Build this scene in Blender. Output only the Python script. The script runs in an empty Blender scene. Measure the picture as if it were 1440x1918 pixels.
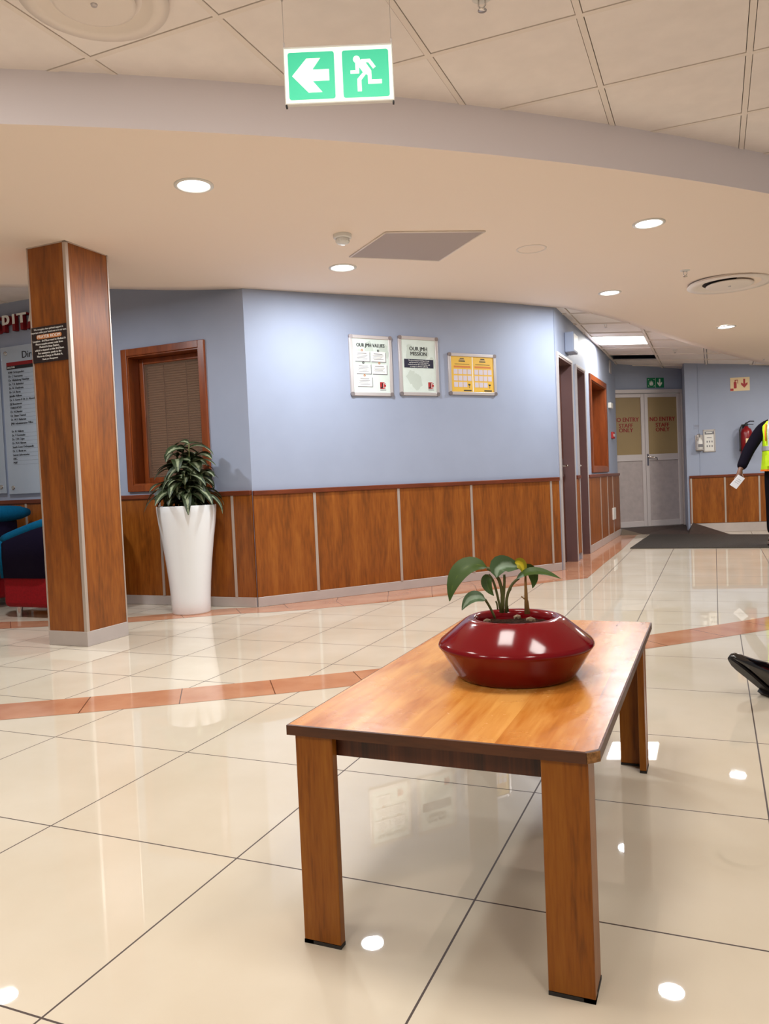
import bpy, bmesh, math, random
from mathutils import Vector, Matrix
random.seed(7)
scn = bpy.context.scene
COL = scn.collection
PI = math.pi
# ------------------------------------------------------------------ camera
CR = Vector((0.92049, 0.38830, -0.04292)).normalized()
CU = Vector((0.02460, 0.05200, 0.99834))
CF = Vector((-0.38990, 0.92010, -0.03835)).normalized()
CU = CR.cross(CF).normalized(); CR = CF.cross(CU).normalized()
CP = Vector((0, 0, 0.89924)); FPX = 1463.16
cam_data = bpy.data.cameras.new('camera'); cam = bpy.data.objects.new('camera', cam_data); COL.objects.link(cam)
M = Matrix((CR, CU, -CF)).transposed().to_4x4(); M.translation = CP; cam.matrix_world = M
cam_data.sensor_fit = 'VERTICAL'; cam_data.sensor_height = 24; cam_data.lens = FPX/1918*24; cam_data.clip_start = .02
scn.camera = cam
# ------------------------------------------------------------------ world, exposure
w = bpy.data.worlds.new('world'); scn.world = w; w.use_nodes = True
w.node_tree.nodes['Background'].inputs[0].default_value = (1, .94, .88, 1)
w.node_tree.nodes['Background'].inputs[1].default_value = .2
scn.view_settings.view_transform = 'Standard'; scn.view_settings.look = 'None'
scn.view_settings.gamma = 1; scn.view_settings.use_curve_mapping = False
scn.view_settings.exposure = 0.0
DOWNLIGHT_W = 30.0
PANEL_W = 14.0
CORRIDOR_W = 24.0
LIGHT_COL = (.87, .94, 1)
scn.cycles.use_denoising = True
scn.cycles.max_bounces = 6

# ------------------------------------------------------------------ pixel rays (photo frame 1440x1918)
def ray(x, y): return CF + CR*((x-720)/FPX) - CU*((y-959)/FPX)
def fl(x, y, z=0.0):
    d = ray(x, y); return CP + d*((z-CP.z)/d.z)
def dep(x, y, D): return CP + ray(x, y)*D
class Frame:
    """vertical wall plane: x to the right as seen from the room, y into the wall, z up"""
    def __init__(s, a, b):
        s.o = Vector((a[0], a[1], 0)); d = Vector((b[0]-a[0], b[1]-a[1], 0)); s.len = d.length; s.x = d.normalized()
        s.n = Vector((s.x.y, -s.x.x, 0)); s.rz = math.atan2(s.x.y, s.x.x)      # n points to the room
    def px(s, x, y, off=0.0):
        d = ray(x, y); t = ((s.o + s.n*off - CP).dot(s.n))/d.dot(s.n); p = CP + d*t
        return (p-s.o).dot(s.x), p.z
    def pt(s, u, z=0.0, out=0.0): 
        p = s.o + s.x*u + s.n*out; return Vector((p.x, p.y, z))

# ------------------------------------------------------------------ materials
def lin(r, g, b):
    f = lambda c: (c/255/12.92) if c/255 <= .04045 else ((c/255+.055)/1.055)**2.4
    return (f(r), f(g), f(b), 1)
def new_mat(name):
    m = bpy.data.materials.new(name); m.use_nodes = True
    return m, m.node_tree.nodes, m.node_tree.links, m.node_tree.nodes['Principled BSDF']
def mat(name, c, rough=.5, metal=0, spec=.5, var=0, vs=8, bump=0, bs=60, coat=0, trans=0, alpha=1):
    m, N, L, P = new_mat(name)
    P.inputs['Base Color'].default_value = c; P.inputs['Roughness'].default_value = rough
    P.inputs['Metallic'].default_value = metal; P.inputs['Specular IOR Level'].default_value = spec
    P.inputs['Coat Weight'].default_value = coat; P.inputs['Coat Roughness'].default_value = .04
    P.inputs['Transmission Weight'].default_value = trans; P.inputs['Alpha'].default_value = alpha
    if var:
        t = N.new('ShaderNodeTexCoord'); n = N.new('ShaderNodeTexNoise'); n.inputs['Scale'].default_value = vs; n.inputs['Detail'].default_value = 5
        L.new(t.outputs['Object'], n.inputs['Vector'])
        r = N.new('ShaderNodeMapRange'); r.inputs[1].default_value = .3; r.inputs[2].default_value = .7; r.inputs[3].default_value = 1-var; r.inputs[4].default_value = 1+var
        L.new(n.outputs['Fac'], r.inputs[0])
        x = N.new('ShaderNodeVectorMath'); x.operation = 'SCALE'; x.inputs[0].default_value = c[:3]; L.new(r.outputs[0], x.inputs['Scale']); L.new(x.outputs[0], P.inputs['Base Color'])
    if bump:
        t = N.new('ShaderNodeTexCoord'); n = N.new('ShaderNodeTexNoise'); n.inputs['Scale'].default_value = bs
        L.new(t.outputs['Object'], n.inputs['Vector']); b = N.new('ShaderNodeBump'); b.inputs['Strength'].default_value = bump; b.inputs['Distance'].default_value = .01
        L.new(n.outputs['Fac'], b.inputs['Height']); L.new(b.outputs[0], P.inputs['Normal'])
    return m
def wood(name, cols, scale=(14, 14, 1.2), rough=.35, spec=.45, pos=(.25, .5, .75), fine=.25):
    m, N, L, P = new_mat(name)
    t = N.new('ShaderNodeTexCoord'); mp = N.new('ShaderNodeMapping'); mp.inputs['Scale'].default_value = scale
    L.new(t.outputs['Object'], mp.inputs['Vector'])
    n = N.new('ShaderNodeTexNoise'); n.inputs['Scale'].default_value = 1; n.inputs['Detail'].default_value = 6; n.inputs['Distortion'].default_value = .6
    L.new(mp.outputs[0], n.inputs['Vector'])
    n2 = N.new('ShaderNodeTexNoise'); n2.inputs['Scale'].default_value = 7; n2.inputs['Detail'].default_value = 3; L.new(mp.outputs[0], n2.inputs['Vector'])
    mx = N.new('ShaderNodeMix'); mx.inputs[0].default_value = fine; L.new(n.outputs['Fac'], mx.inputs[2]); L.new(n2.outputs['Fac'], mx.inputs[3])
    r = N.new('ShaderNodeValToRGB'); e = r.color_ramp.elements
    e[0].position = pos[0]; e[0].color = cols[0]; e[1].position = pos[2]; e[1].color = cols[2]
    k = e.new(pos[1]); k.color = cols[1]
    L.new(mx.outputs[0], r.inputs[0]); L.new(r.outputs[0], P.inputs['Base Color'])
    P.inputs['Roughness'].default_value = rough; P.inputs['Specular IOR Level'].default_value = spec
    return m
def emit(name, c, s):
    m, N, L, P = new_mat(name); P.inputs['Base Color'].default_value = c
    P.inputs['Emission Color'].default_value = c; P.inputs['Emission Strength'].default_value = s; return m

MT = dict(
 wall=mat('wall_paint', lin(155, 163, 183), .55, spec=.3, var=.03, vs=3),
 plaster=mat('ceiling_plaster', lin(244, 227, 212), .8, spec=.2),
 fascia=mat('fascia_paint', lin(240, 234, 240), .7, spec=.2),
 tile=mat('ceiling_tile', lin(240, 230, 224), .85, spec=.2, var=.03, vs=9),
 tbar=mat('grid_bar', lin(236, 224, 214), .5),
 void=mat('void_dark', lin(40, 32, 30), .9),
 alu=mat('aluminium', lin(200, 192, 190), .35, metal=.4),
 aluframe=mat('door_aluminium', lin(196, 186, 184), .42, metal=.1),
 kick=mat('kick_panel', lin(176, 164, 162), .35, metal=.15, var=.08, vs=14),
 skirt=mat('skirting', lin(188, 176, 170), .45, metal=.1, var=.05, vs=6),
 strip=mat('strip_aluminium', lin(196, 180, 168), .4, metal=.5),
 chrome=mat('chrome', lin(215, 212, 210), .12, metal=1),
 steel=mat('brown_steel', lin(128, 100, 98), .25, metal=.35, var=.06, vs=3),
 white=mat('white_plastic', lin(225, 222, 216), .4),
 potwhite=mat('white_gloss', lin(232, 232, 232), .22, spec=.5, coat=.3),
 potred=mat('red_glaze', lin(112, 3, 13), .12, spec=.4),
 soil=mat('soil', lin(50, 32, 22), 1.0, spec=.05, var=.5, vs=80, bump=.9, bs=90),
 stone=mat('stone', lin(140, 118, 94), .8, var=.2, vs=30),
 stem=mat('stem', lin(84, 84, 38), .6), stick=mat('dry_stem', lin(150, 112, 60), .8),
 black=mat('black_ink', lin(24, 22, 26), .6), redink=mat('red_ink', lin(130, 8, 16), .5),
 whiteink=mat('white_ink', lin(240, 238, 232), .6), greyink=mat('grey_ink', lin(120, 118, 122), .7),
 orangeink=mat('orange_ink', lin(205, 122, 52), .5),
 patent=mat('patent_leather', lin(16, 10, 12), .12, spec=.6, coat=1), sole=mat('sole', lin(12, 7, 8), .5, spec=.2),
 red=mat('red_fabric', lin(140, 8, 20), .75, spec=.25, var=.15, vs=60, bump=.25, bs=300),
 navy=mat('navy_fabric', lin(20, 14, 36), .85, spec=.1, bump=.2, bs=300),
 teal=mat('teal_fabric', lin(0, 78, 112), .85, spec=.12, var=.1, vs=50, bump=.2, bs=300),
 skin=mat('skin', lin(110, 72, 52), .55, var=.06, vs=20), hair=mat('hair', lin(18, 14, 14), .8),
 dark=mat('dark_cloth', lin(16, 12, 22), .9, spec=.08), trouser=mat('trouser_cloth', lin(16, 12, 18), .9, spec=.08),
 vest=mat('hi_vis', lin(196, 230, 24), .6, var=.06, vs=20), orange=mat('orange_trim', lin(240, 120, 40), .6),
 reflective=mat('reflective_tape', lin(190, 186, 190), .35, metal=.4),
 paper=mat('paper', lin(226, 224, 228), .7), extred=mat('extinguisher_red', lin(130, 12, 18), .3),
 rubber=mat('rubber_black', lin(36, 32, 30), .6), green=mat('sign_green', lin(14, 120, 78), .45),
 cream=mat('cream_sign', lin(232, 206, 160), .5), signred=mat('sign_red', lin(170, 26, 28), .5),
 glass=mat('frosted_glass', lin(148, 126, 90), .45, spec=.3, var=.05, vs=2),
 plaque=mat('plaque_black', lin(38, 26, 28), .25, spec=.5),
 capmetal=mat('cap_metal', lin(150, 140, 140), .25, metal=.5),
 yellow=mat('yellow_sheet', lin(226, 180, 66), .5), sheet=mat('pale_sheet', lin(214, 224, 216), .35, var=.05, vs=12),
 petal=mat('pale_print', lin(196, 206, 196), .4), lilac=mat('lilac_print', lin(206, 196, 206), .5),
 navyink=mat('navy_print', lin(34, 34, 56), .4),
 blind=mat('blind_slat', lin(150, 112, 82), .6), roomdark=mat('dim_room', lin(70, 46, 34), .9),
 chip=mat('chipboard', lin(150, 104, 58), .95, var=.4, vs=120, bump=.6, bs=150),
 acrylic=mat('acrylic_board', lin(196, 206, 218), .12, spec=.5, alpha=.55),
 doorleaf=mat('brown_door', lin(96, 54, 40), .4),
 panel=wood('panel_wood', (lin(102, 54, 12), lin(138, 74, 18), lin(158, 92, 30)), (10, 10, 1.3), .4, pos=(.32, .5, .68), fine=.4),
 rail=wood('rail_wood', (lin(84, 36, 18), lin(108, 50, 26), lin(126, 60, 30)), (3, 3, 20), .35),
 frame=wood('frame_wood', (lin(96, 42, 16), lin(126, 60, 24), lin(150, 76, 32)), (20, 20, 2), .3),
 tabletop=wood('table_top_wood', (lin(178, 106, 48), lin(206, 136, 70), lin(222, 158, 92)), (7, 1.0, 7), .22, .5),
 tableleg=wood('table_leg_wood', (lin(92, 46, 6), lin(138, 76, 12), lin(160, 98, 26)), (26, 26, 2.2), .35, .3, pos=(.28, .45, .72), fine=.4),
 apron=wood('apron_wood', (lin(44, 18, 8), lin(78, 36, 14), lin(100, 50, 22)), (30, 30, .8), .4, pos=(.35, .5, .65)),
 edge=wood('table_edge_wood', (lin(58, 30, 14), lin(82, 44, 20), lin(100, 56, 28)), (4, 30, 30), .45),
 mat=mat('mat_rubber', lin(74, 66, 56), .8, var=.15, vs=30),
 ramp=mat('ramp_rubber', lin(62, 48, 42), .6, var=.15, vs=20),
 checker=mat('checker_plate', lin(120, 104, 84), .4, metal=.6),
 lampglass=emit('lamp_glow', (1, 1, 1, 1), 9), panelglass=emit('panel_glow', (1, .99, .95, 1), 6),
 signlit=emit('exit_white', lin(238, 246, 232), .55), signgreen=emit('exit_green', lin(60, 206, 160), .35),
)
def floor_mat():
    m, N, L, P = new_mat('floor_tiles')
    t = N.new('ShaderNodeTexCoord'); s = N.new('ShaderNodeSeparateXYZ'); L.new(t.outputs['Object'], s.inputs[0])
    def mth(op, a, b=None):
        n = N.new('ShaderNodeMath'); n.operation = op
        for i, v in enumerate((a, b)):
            if v is None: continue
            if isinstance(v, (int, float)): n.inputs[i].default_value = v
            else: L.new(v, n.inputs[i])
        return n.outputs[0]
    def grid(ox, oy, p, wd):
        o = []
        for c, off in ((s.outputs[0], ox), (s.outputs[1], oy)):
            a = mth('FRACT', mth('DIVIDE', mth('SUBTRACT', c, off-100*p), p))
            a = mth('ABSOLUTE', mth('SUBTRACT', a, .5)); o.append(mth('GREATER_THAN', a, .5-wd/p/2))
        return mth('MAXIMUM', o[0], o[1])
    dx = mth('ADD', s.outputs[0], 10.0964); dy = mth('SUBTRACT', s.outputs[1], 14.1699)
    r = mth('SQRT', mth('ADD', mth('MULTIPLY', dx, dx), mth('MULTIPLY', dy, dy)))
    near = mth('GREATER_THAN', r, 13.9)
    g1 = grid(-1.0933, .9662, .6, .0044); g2 = grid(-3.121, 3.010, .44554, .0048)
    g = N.new('ShaderNodeMix'); L.new(near, g.inputs[0]); L.new(g2, g.inputs[2]); L.new(g1, g.inputs[3])
    n = N.new('ShaderNodeTexNoise'); n.inputs['Scale'].default_value = 2.2; n.inputs['Detail'].default_value = 6; L.new(t.outputs['Object'], n.inputs['Vector'])
    n2 = N.new('ShaderNodeTexNoise'); n2.inputs['Scale'].default_value = 40; n2.inputs['Detail'].default_value = 4; L.new(t.outputs['Object'], n2.inputs['Vector'])
    cr = N.new('ShaderNodeValToRGB'); cr.color_ramp.elements[0].position = .3; cr.color_ramp.elements[1].position = .7
    cr.color_ramp.elements[0].color = lin(206, 192, 170); cr.color_ramp.elements[1].color = lin(217, 205, 186)
    L.new(n.outputs['Fac'], cr.inputs[0])
    mx = N.new('ShaderNodeMix'); mx.data_type = 'RGBA'; L.new(g.outputs[0], mx.inputs[0]); L.new(cr.outputs[0], mx.inputs[6]); mx.inputs[7].default_value = lin(66, 48, 38)
    L.new(mx.outputs[2], P.inputs['Base Color'])
    rr = N.new('ShaderNodeMapRange'); L.new(n2.outputs['Fac'], rr.inputs[0]); rr.inputs[3].default_value = .008; rr.inputs[4].default_value = .02
    rg = mth('MAXIMUM', rr.outputs[0], mth('MULTIPLY', g.outputs[0], .6)); L.new(rg, P.inputs['Roughness'])
    P.inputs['Specular IOR Level'].default_value = .5
    return m
MT['floor'] = floor_mat()
def band_mat():
    m, N, L, P = new_mat('terracotta_tiles')
    uv = N.new('ShaderNodeUVMap'); s = N.new('ShaderNodeSeparateXYZ'); L.new(uv.outputs[0], s.inputs[0])
    a = N.new('ShaderNodeMath'); a.operation = 'FRACT'; d = N.new('ShaderNodeMath'); d.operation = 'DIVIDE'; d.inputs[1].default_value = .4; L.new(s.outputs[0], d.inputs[0]); L.new(d.outputs[0], a.inputs[0])
    g = N.new('ShaderNodeMath'); g.operation = 'LESS_THAN'; g.inputs[1].default_value = .012; L.new(a.outputs[0], g.inputs[0])
    t = N.new('ShaderNodeTexCoord'); n = N.new('ShaderNodeTexNoise'); n.inputs['Scale'].default_value = 5; n.inputs['Detail'].default_value = 6; L.new(t.outputs['Object'], n.inputs['Vector'])
    cr = N.new('ShaderNodeValToRGB'); cr.color_ramp.elements[0].position = .3; cr.color_ramp.elements[1].position = .7
    cr.color_ramp.elements[0].color = lin(180, 122, 92); cr.color_ramp.elements[1].color = lin(198, 146, 114); L.new(n.outputs['Fac'], cr.inputs[0])
    mx = N.new('ShaderNodeMix'); mx.data_type = 'RGBA'; L.new(g.outputs[0], mx.inputs[0]); L.new(cr.outputs[0], mx.inputs[6]); mx.inputs[7].default_value = lin(104, 66, 50)
    L.new(mx.outputs[2], P.inputs['Base Color']); P.inputs['Roughness'].default_value = .08
    return m
MT['band'] = band_mat()
def leaf_mat(name, edge, mid, wd=.22):
    m, N, L, P = new_mat(name)
    uv = N.new('ShaderNodeUVMap'); s = N.new('ShaderNodeSeparateXYZ'); L.new(uv.outputs[0], s.inputs[0])
    a = N.new('ShaderNodeMath'); a.operation = 'SUBTRACT'; a.inputs[1].default_value = .5; L.new(s.outputs[0], a.inputs[0])
    b = N.new('ShaderNodeMath'); b.operation = 'ABSOLUTE'; L.new(a.outputs[0], b.inputs[0])
    t = N.new('ShaderNodeTexCoord'); n = N.new('ShaderNodeTexNoise'); n.inputs['Scale'].default_value = 45; L.new(t.outputs['Object'], n.inputs['Vector'])
    c = N.new('ShaderNodeMath'); c.operation = 'MULTIPLY_ADD'; c.inputs[1].default_value = .35; L.new(n.outputs['Fac'], c.inputs[0]); L.new(b.outputs[0], c.inputs[2])
    r = N.new('ShaderNodeValToRGB'); r.color_ramp.elements[0].position = wd+.12; r.color_ramp.elements[0].color = mid; r.color_ramp.elements[1].position = wd+.24; r.color_ramp.elements[1].color = edge
    L.new(c.outputs[0], r.inputs[0]); L.new(r.outputs[0], P.inputs['Base Color']); P.inputs['Roughness'].default_value = .5; P.inputs['Specular IOR Level'].default_value = .3
    return m
MT['leafvar'] = leaf_mat('variegated_leaf', lin(44, 54, 30), lin(136, 142, 112), .13)
MT['leafgreen'] = leaf_mat('green_leaf', lin(52, 74, 20), lin(92, 108, 36), -.04)
MT['leafpale'] = leaf_mat('pale_leaf', lin(70, 92, 60), lin(128, 146, 124), .16)
MT['leafyellow'] = leaf_mat('yellowing_leaf', lin(150, 142, 30), lin(206, 188, 44), .2)

# ------------------------------------------------------------------ mesh builder
class MB:
    def __init__(s): s.bm = bmesh.new(); s.uv = s.bm.loops.layers.uv.new('UVMap'); s.mats = []; s.cur = 0
    def use(s, m):
        if m not in s.mats: s.mats.append(m)
        s.cur = s.mats.index(m); return s
    def face(s, vs, uvs=None, smooth=False):
        try: f = s.bm.faces.new(vs)
        except ValueError: return None
        f.material_index = s.cur; f.smooth = smooth
        if uvs:
            for l, q in zip(f.loops, uvs): l[s.uv].uv = q
        return f
    def poly(s, pts, uvs=None): return s.face([s.bm.verts.new(p) for p in pts], uvs)
    def box(s, x0, x1, y0, y1, z0, z1, b=0.0, seg=1, M=None):
        v = [s.bm.verts.new((x, y, z)) for x in (x0, x1) for y in (y0, y1) for z in (z0, z1)]
        fs = [s.face([v[i] for i in q]) for q in ((0, 1, 3, 2), (4, 6, 7, 5), (0, 4, 5, 1), (2, 3, 7, 6), (0, 2, 6, 4), (1, 5, 7, 3))]
        vs = v
        if b:
            ed = list({e for f in fs for e in f.edges})
            r = bmesh.ops.bevel(s.bm, geom=ed, offset=b, segments=seg, affect='EDGES', profile=.5)
            vs = list({v for f in r['faces'] for v in f.verts} | {v for v in v if v.is_valid})
            for f in r['faces']: f.material_index = s.cur; f.smooth = seg > 1
        if M is not None: bmesh.ops.transform(s.bm, matrix=M, verts=vs)
        return s
    def prism(s, pts, y0, y1, axis='y', smooth=False):
        """extrude a 2D outline: axis y -> pts are (x,z); axis z -> pts are (x,y); axis x -> (y,z)"""
        f = {'y': lambda p, t: (p[0], t, p[1]), 'z': lambda p, t: (p[0], p[1], t), 'x': lambda p, t: (t, p[0], p[1])}[axis]
        a = [s.bm.verts.new(f(p, y0)) for p in pts]; b = [s.bm.verts.new(f(p, y1)) for p in pts]
        n = len(pts); s.face(a); s.face(b[::-1])
        for i in range(n): s.face([a[i], b[i], b[(i+1) % n], a[(i+1) % n]][::-1], smooth=smooth)
        return s
    def lathe(s, prof, n=40, c=(0, 0, 0), smooth=True, M=None):
        rings = []; allv = []
        for r, z in prof:
            if r < 1e-6: ring = [s.bm.verts.new((c[0], c[1], c[2]+z))]
            else: ring = [s.bm.verts.new((c[0]+r*math.cos(2*PI*i/n), c[1]+r*math.sin(2*PI*i/n), c[2]+z)) for i in range(n)]
            rings.append(ring); allv += ring
        for a, b in zip(rings, rings[1:]):
            for i in range(n):
                j = (i+1) % n
                if len(a) == 1 and len(b) == 1: continue
                if len(a) == 1: s.face([a[0], b[j], b[i]][::-1], smooth=smooth)
                elif len(b) == 1: s.face([a[i], a[j], b[0]], smooth=smooth)
                else: s.face([a[i], a[j], b[j], b[i]], smooth=smooth)
        if M is not None: bmesh.ops.transform(s.bm, matrix=M, verts=allv)
        return s
    def tube(s, pts, rad, n=8, cap=True):
        pts = [Vector(p) for p in pts]; rads = rad if isinstance(rad, (list, tuple)) else [rad]*len(pts)
        rings = []; up = Vector((0, 0, 1)); prev = None
        for i, p in enumerate(pts):
            t = (pts[min(i+1, len(pts)-1)]-pts[max(i-1, 0)]).normalized()
            a = (prev - t*prev.dot(t)) if prev is not None else t.cross(up if abs(t.z) < .9 else Vector((1, 0, 0)))
            a.normalize(); prev = a; b = t.cross(a)
            rings.append([s.bm.verts.new(p + (a*math.cos(2*PI*k/n)+b*math.sin(2*PI*k/n))*rads[i]) for k in range(n)])
        for a, b in zip(rings, rings[1:]):
            for k in range(n): s.face([a[k], a[(k+1) % n], b[(k+1) % n], b[k]], smooth=True)
        if cap: s.face(rings[0][::-1]); s.face(rings[-1])
        return s
    def leaf(s, spine, wid, facing, nacross=4, fold=.25, prof=None, rim=1.0):
        """blade along a spine of points; facing = rough surface normal"""
        pts = [Vector(p) for p in spine]; n = len(pts); rows = []
        for i, p in enumerate(pts):
            t = (pts[min(i+1, n-1)]-pts[max(i-1, 0)]).normalized(); side = t.cross(facing).normalized(); nor = side.cross(t).normalized()
            v = i/(n-1); hw = wid*.5*(prof(v) if prof else max(.02, math.sin(PI*min(1, v**.75)))**.8)
            rows.append([s.bm.verts.new(p + side*(hw*k) + nor*(abs(k)*hw*fold)) for k in [-1+2*j/nacross for j in range(nacross+1)]])
        for i in range(n-1):
            for j in range(nacross):
                u = [(j/nacross, i/(n-1)), ((j+1)/nacross, i/(n-1)), ((j+1)/nacross, (i+1)/(n-1)), (j/nacross, (i+1)/(n-1))]
                s.face([rows[i][j], rows[i][j+1], rows[i+1][j+1], rows[i+1][j]], u, smooth=True)
        return s
    def build(s, name, m=None, parent=None, label=None, loc=None, rz=None, normals=True):
        if normals: bmesh.ops.recalc_face_normals(s.bm, faces=s.bm.faces[:])
        me = bpy.data.meshes.new(name); s.bm.to_mesh(me); s.bm.free()
        for q in (s.mats or [m]): me.materials.append(MT[q] if isinstance(q, str) else q)
        return link(name, me, parent, label, loc, rz)
def link(name, me, parent=None, label=None, loc=None, rz=None):
    o = bpy.data.objects.new(name, me); COL.objects.link(o)
    if parent: o.parent = parent
    if label: o['label'] = label
    if loc is not None: o.location = loc
    if rz is not None: o.rotation_euler = (0, 0, rz)
    return o
def struct(o): o['kind'] = 'structure'; return o
def tag(o, label, cat, group=None):
    o['label'] = label; o['category'] = cat
    if group: o['group'] = group
    return o
def thing(name, label, cat, loc=(0, 0, 0), rz=0, group=None):
    o = bpy.data.objects.new(name, None); COL.objects.link(o); o.location = loc; o.rotation_euler = (0, 0, rz); o.empty_display_size = .1
    return tag(o, label, cat, group)
def rrect(x0, x1, z0, z1, r, n=5):
    o = []
    for cx, cz, a in ((x1-r, z1-r, 0), (x0+r, z1-r, 90), (x0+r, z0+r, 180), (x1-r, z0+r, 270)):
        for i in range(n+1):
            t = math.radians(a+90*i/n); o.append((cx+r*math.cos(t), cz+r*math.sin(t)))
    return o
def text_bm(mb, body, size, x, z, y=0.0, ext=.0006, bold=0.0, align='CENTER', sx=1.0, space=1.0):
    """adds flat lettering facing -Y (x right, z up) to mb in its current material"""
    cu = bpy.data.curves.new('t', 'FONT'); cu.body = body; cu.size = size; cu.align_x = align; cu.align_y = 'CENTER'; cu.extrude = ext; cu.offset = 0; cu.space_line = space
    cu.resolution_u = 3
    ob = bpy.data.objects.new('t', cu); COL.objects.link(ob)
    me = bpy.data.meshes.new_from_object(ob.evaluated_get(bpy.context.evaluated_depsgraph_get()))
    bpy.data.objects.remove(ob); bpy.data.curves.remove(cu)
    for k, dx in enumerate((0,) if bold < .0002 else (-bold*1.1, -bold*.4, bold*.4, bold*1.1)):
        vs = [mb.bm.verts.new((x+dx+v.co.x*sx, y-v.co.z-k*.00008, z+v.co.y)) for v in me.vertices]
        for p in me.polygons: mb.face([vs[i] for i in p.vertices])
    bpy.data.meshes.remove(me)
    return mb

# ------------------------------------------------------------------ key plan points
C1 = fl(483, 1137); E1 = Vector((-1.343, 7.375, 0))
MAIN = Frame(C1, E1)
LEFT = Frame((-8.0, C1.y), (C1.x, C1.y))
CORR = Frame((-1.335, 7.375), (-1.27, 11.58))
DA, DB = dep(1150, 900, 11.35), dep(1282, 900, 11.65)
DOORW = Frame(DA, DB)
RA, RB = dep(1287, 900, 11.0), dep(1440, 900, 10.8)
RIGHT = Frame(RA, RB)
ZA = [(-3.44, 3.54, 2.38), (-3.15, 4.99, 2.36), (-2.49, 5.86, 2.42), (-1.4, 7.3, 2.465), (-2.6, 2.37, 2.40), (-1.5, 3.2, 2.40), (-.2, 4.4, 2.40), (.3, 4.9, 2.40),
      (1.8, 6.5, 2.40), (.1, 9.2, 2.33), (-.15, 10.4, 2.32), (.5, 10.3, 2.27), (.9, 11, 2.24), (.5, 11.3, 2.26), (-.9, 8, 2.43), (-6, 2.5, 2.38)]
def zc(x, y):
    a = b = 0
    for px, py, z in ZA:
        wt = math.exp(-((x-px)**2+(y-py)**2)/(2*.8**2))+1e-9; a += wt*z; b += wt
    return a/b
def on_plaster(px, py):
    z = 2.4
    for _ in range(12): p = fl(px, py, z); z = zc(p.x, p.y)
    p.z = z; return p
ZT = 2.615                                     # near tile ceiling
def zcor(x): return 2.465-.09*(min(x, .9)+1.3)           # corridor tile ceiling
def on_cor(px, py):
    z = 2.42
    for _ in range(12): p = fl(px, py, z); z = zcor(p.x)
    return p

# ------------------------------------------------------------------ floor
b = MB(); b.box(-8.5, 3.5, -3.5, 13.6, -.05, 0); struct(b.build('floor', 'floor'))
def strip_mesh(inner, outer, name, z=.0008):
    b = MB(); u = 0; prev = None
    va = []
    for i, (p, q) in enumerate(zip(inner, outer)):
        c = (Vector(p)+Vector(q))/2
        if prev is not None: u += (c-prev).length
        prev = c; va.append((b.bm.verts.new((p[0], p[1], z)), b.bm.verts.new((q[0], q[1], z)), u))
    for (a0, b0, u0), (a1, b1, u1) in zip(va, va[1:]): b.face([a0, b0, b1, a1], [(u0, 0), (u0, 1), (u1, 1), (u1, 0)])
    return struct(b.build(name, 'band', normals=True))
BC = Vector((-10.0964, 14.1699))
angs = [math.radians(-80+i*1.65) for i in range(34)]
strip_mesh([(BC.x+13.755*math.cos(a), BC.y+13.755*math.sin(a)) for a in angs], [(BC.x+14.015*math.cos(a), BC.y+14.015*math.sin(a)) for a in angs], 'trim_1')
lowpts = [fl(-300, 1195), fl(0, 1178), fl(120, 1172), fl(240, 1166), fl(340, 1158), fl(440, 1150), fl(520, 1146), fl(600, 1140), fl(720, 1128), fl(840, 1115), fl(950, 1101), fl(1050, 1088), fl(1100, 1083)]
upp = [fl(-300, 1176), fl(0, 1165), fl(120, 1162), fl(235, 1157), fl(330, 1148), fl(430, 1139.5), C1+Vector((.02, -.02, 0)), MAIN.pt(.42, 0, .01), MAIN.pt(1.1, 0, .01), MAIN.pt(1.7, 0, .01), MAIN.pt(2.2, 0, .01), MAIN.pt(2.75, 0, .01), MAIN.pt(2.97, 0, .01)]
k = lowpts[-1]
lowpts += [Vector((k.x+.0, 8, 0)), Vector((k.x+.02, 9.4, 0)), Vector((k.x+.0, 11.55, 0))]; upp += [Vector((-1.42, 8, 0)), Vector((-1.40, 9.4, 0)), Vector((-1.27, 11.62, 0))]
strip_mesh([p.xy for p in upp], [p.xy for p in lowpts], 'trim_2')

# ------------------------------------------------------------------ walls
def wall_box(name, fr, boxes, m='wall', th=.12):
    b = MB()
    for u0, u1, z0, z1 in boxes: b.box(u0, u1, 0, th, z0, z1)
    return struct(b.build(name, m, loc=fr.o, rz=fr.rz))
HT = 2.66
wall_box('wall_back', MAIN, [(0, MAIN.len, 0, HT)])
wl = LEFT.len
W1 = [LEFT.px(*q) for q in ((229, 654), (383, 636), (397, 897), (242, 924))]
wx0, wx1 = (W1[0][0]+W1[3][0])/2, (W1[1][0]+W1[2][0])/2; wz0, wz1 = .905, 2.04
wall_box('wall_left', LEFT, [(0, wx0+.03, 0, HT), (wx1-.03, wl, 0, HT), (wx0+.03, wx1-.03, 0, wz0+.03), (wx0+.03, wx1-.03, wz1-.03, HT)])
cu = lambda x, y: CORR.px(x, y)[0]
d1a, d1b = .045, cu(1080, 1052)-.0
d2a, d2b = cu(1093, 1040)-.16, cu(1103, 1034)
c2a, c2b = cu(1105, 800), cu(1135, 800); cz0, cz1 = .905, 2.05
DZ = 2.02
L3 = CORR.len
wall_box('wall_corridor', CORR, [(0, d1a, 0, HT), (d1a, d1b, DZ, HT), (d1b, d2a, 0, HT), (d2a, d2b, DZ, HT), (d2b, c2a+.04, 0, HT), (c2a+.04, c2b-.04, 0, cz0+.04), (c2a+.04, c2b-.04, cz1-.04, HT), (c2b-.04, L3, 0, HT)], th=.22)
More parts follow.
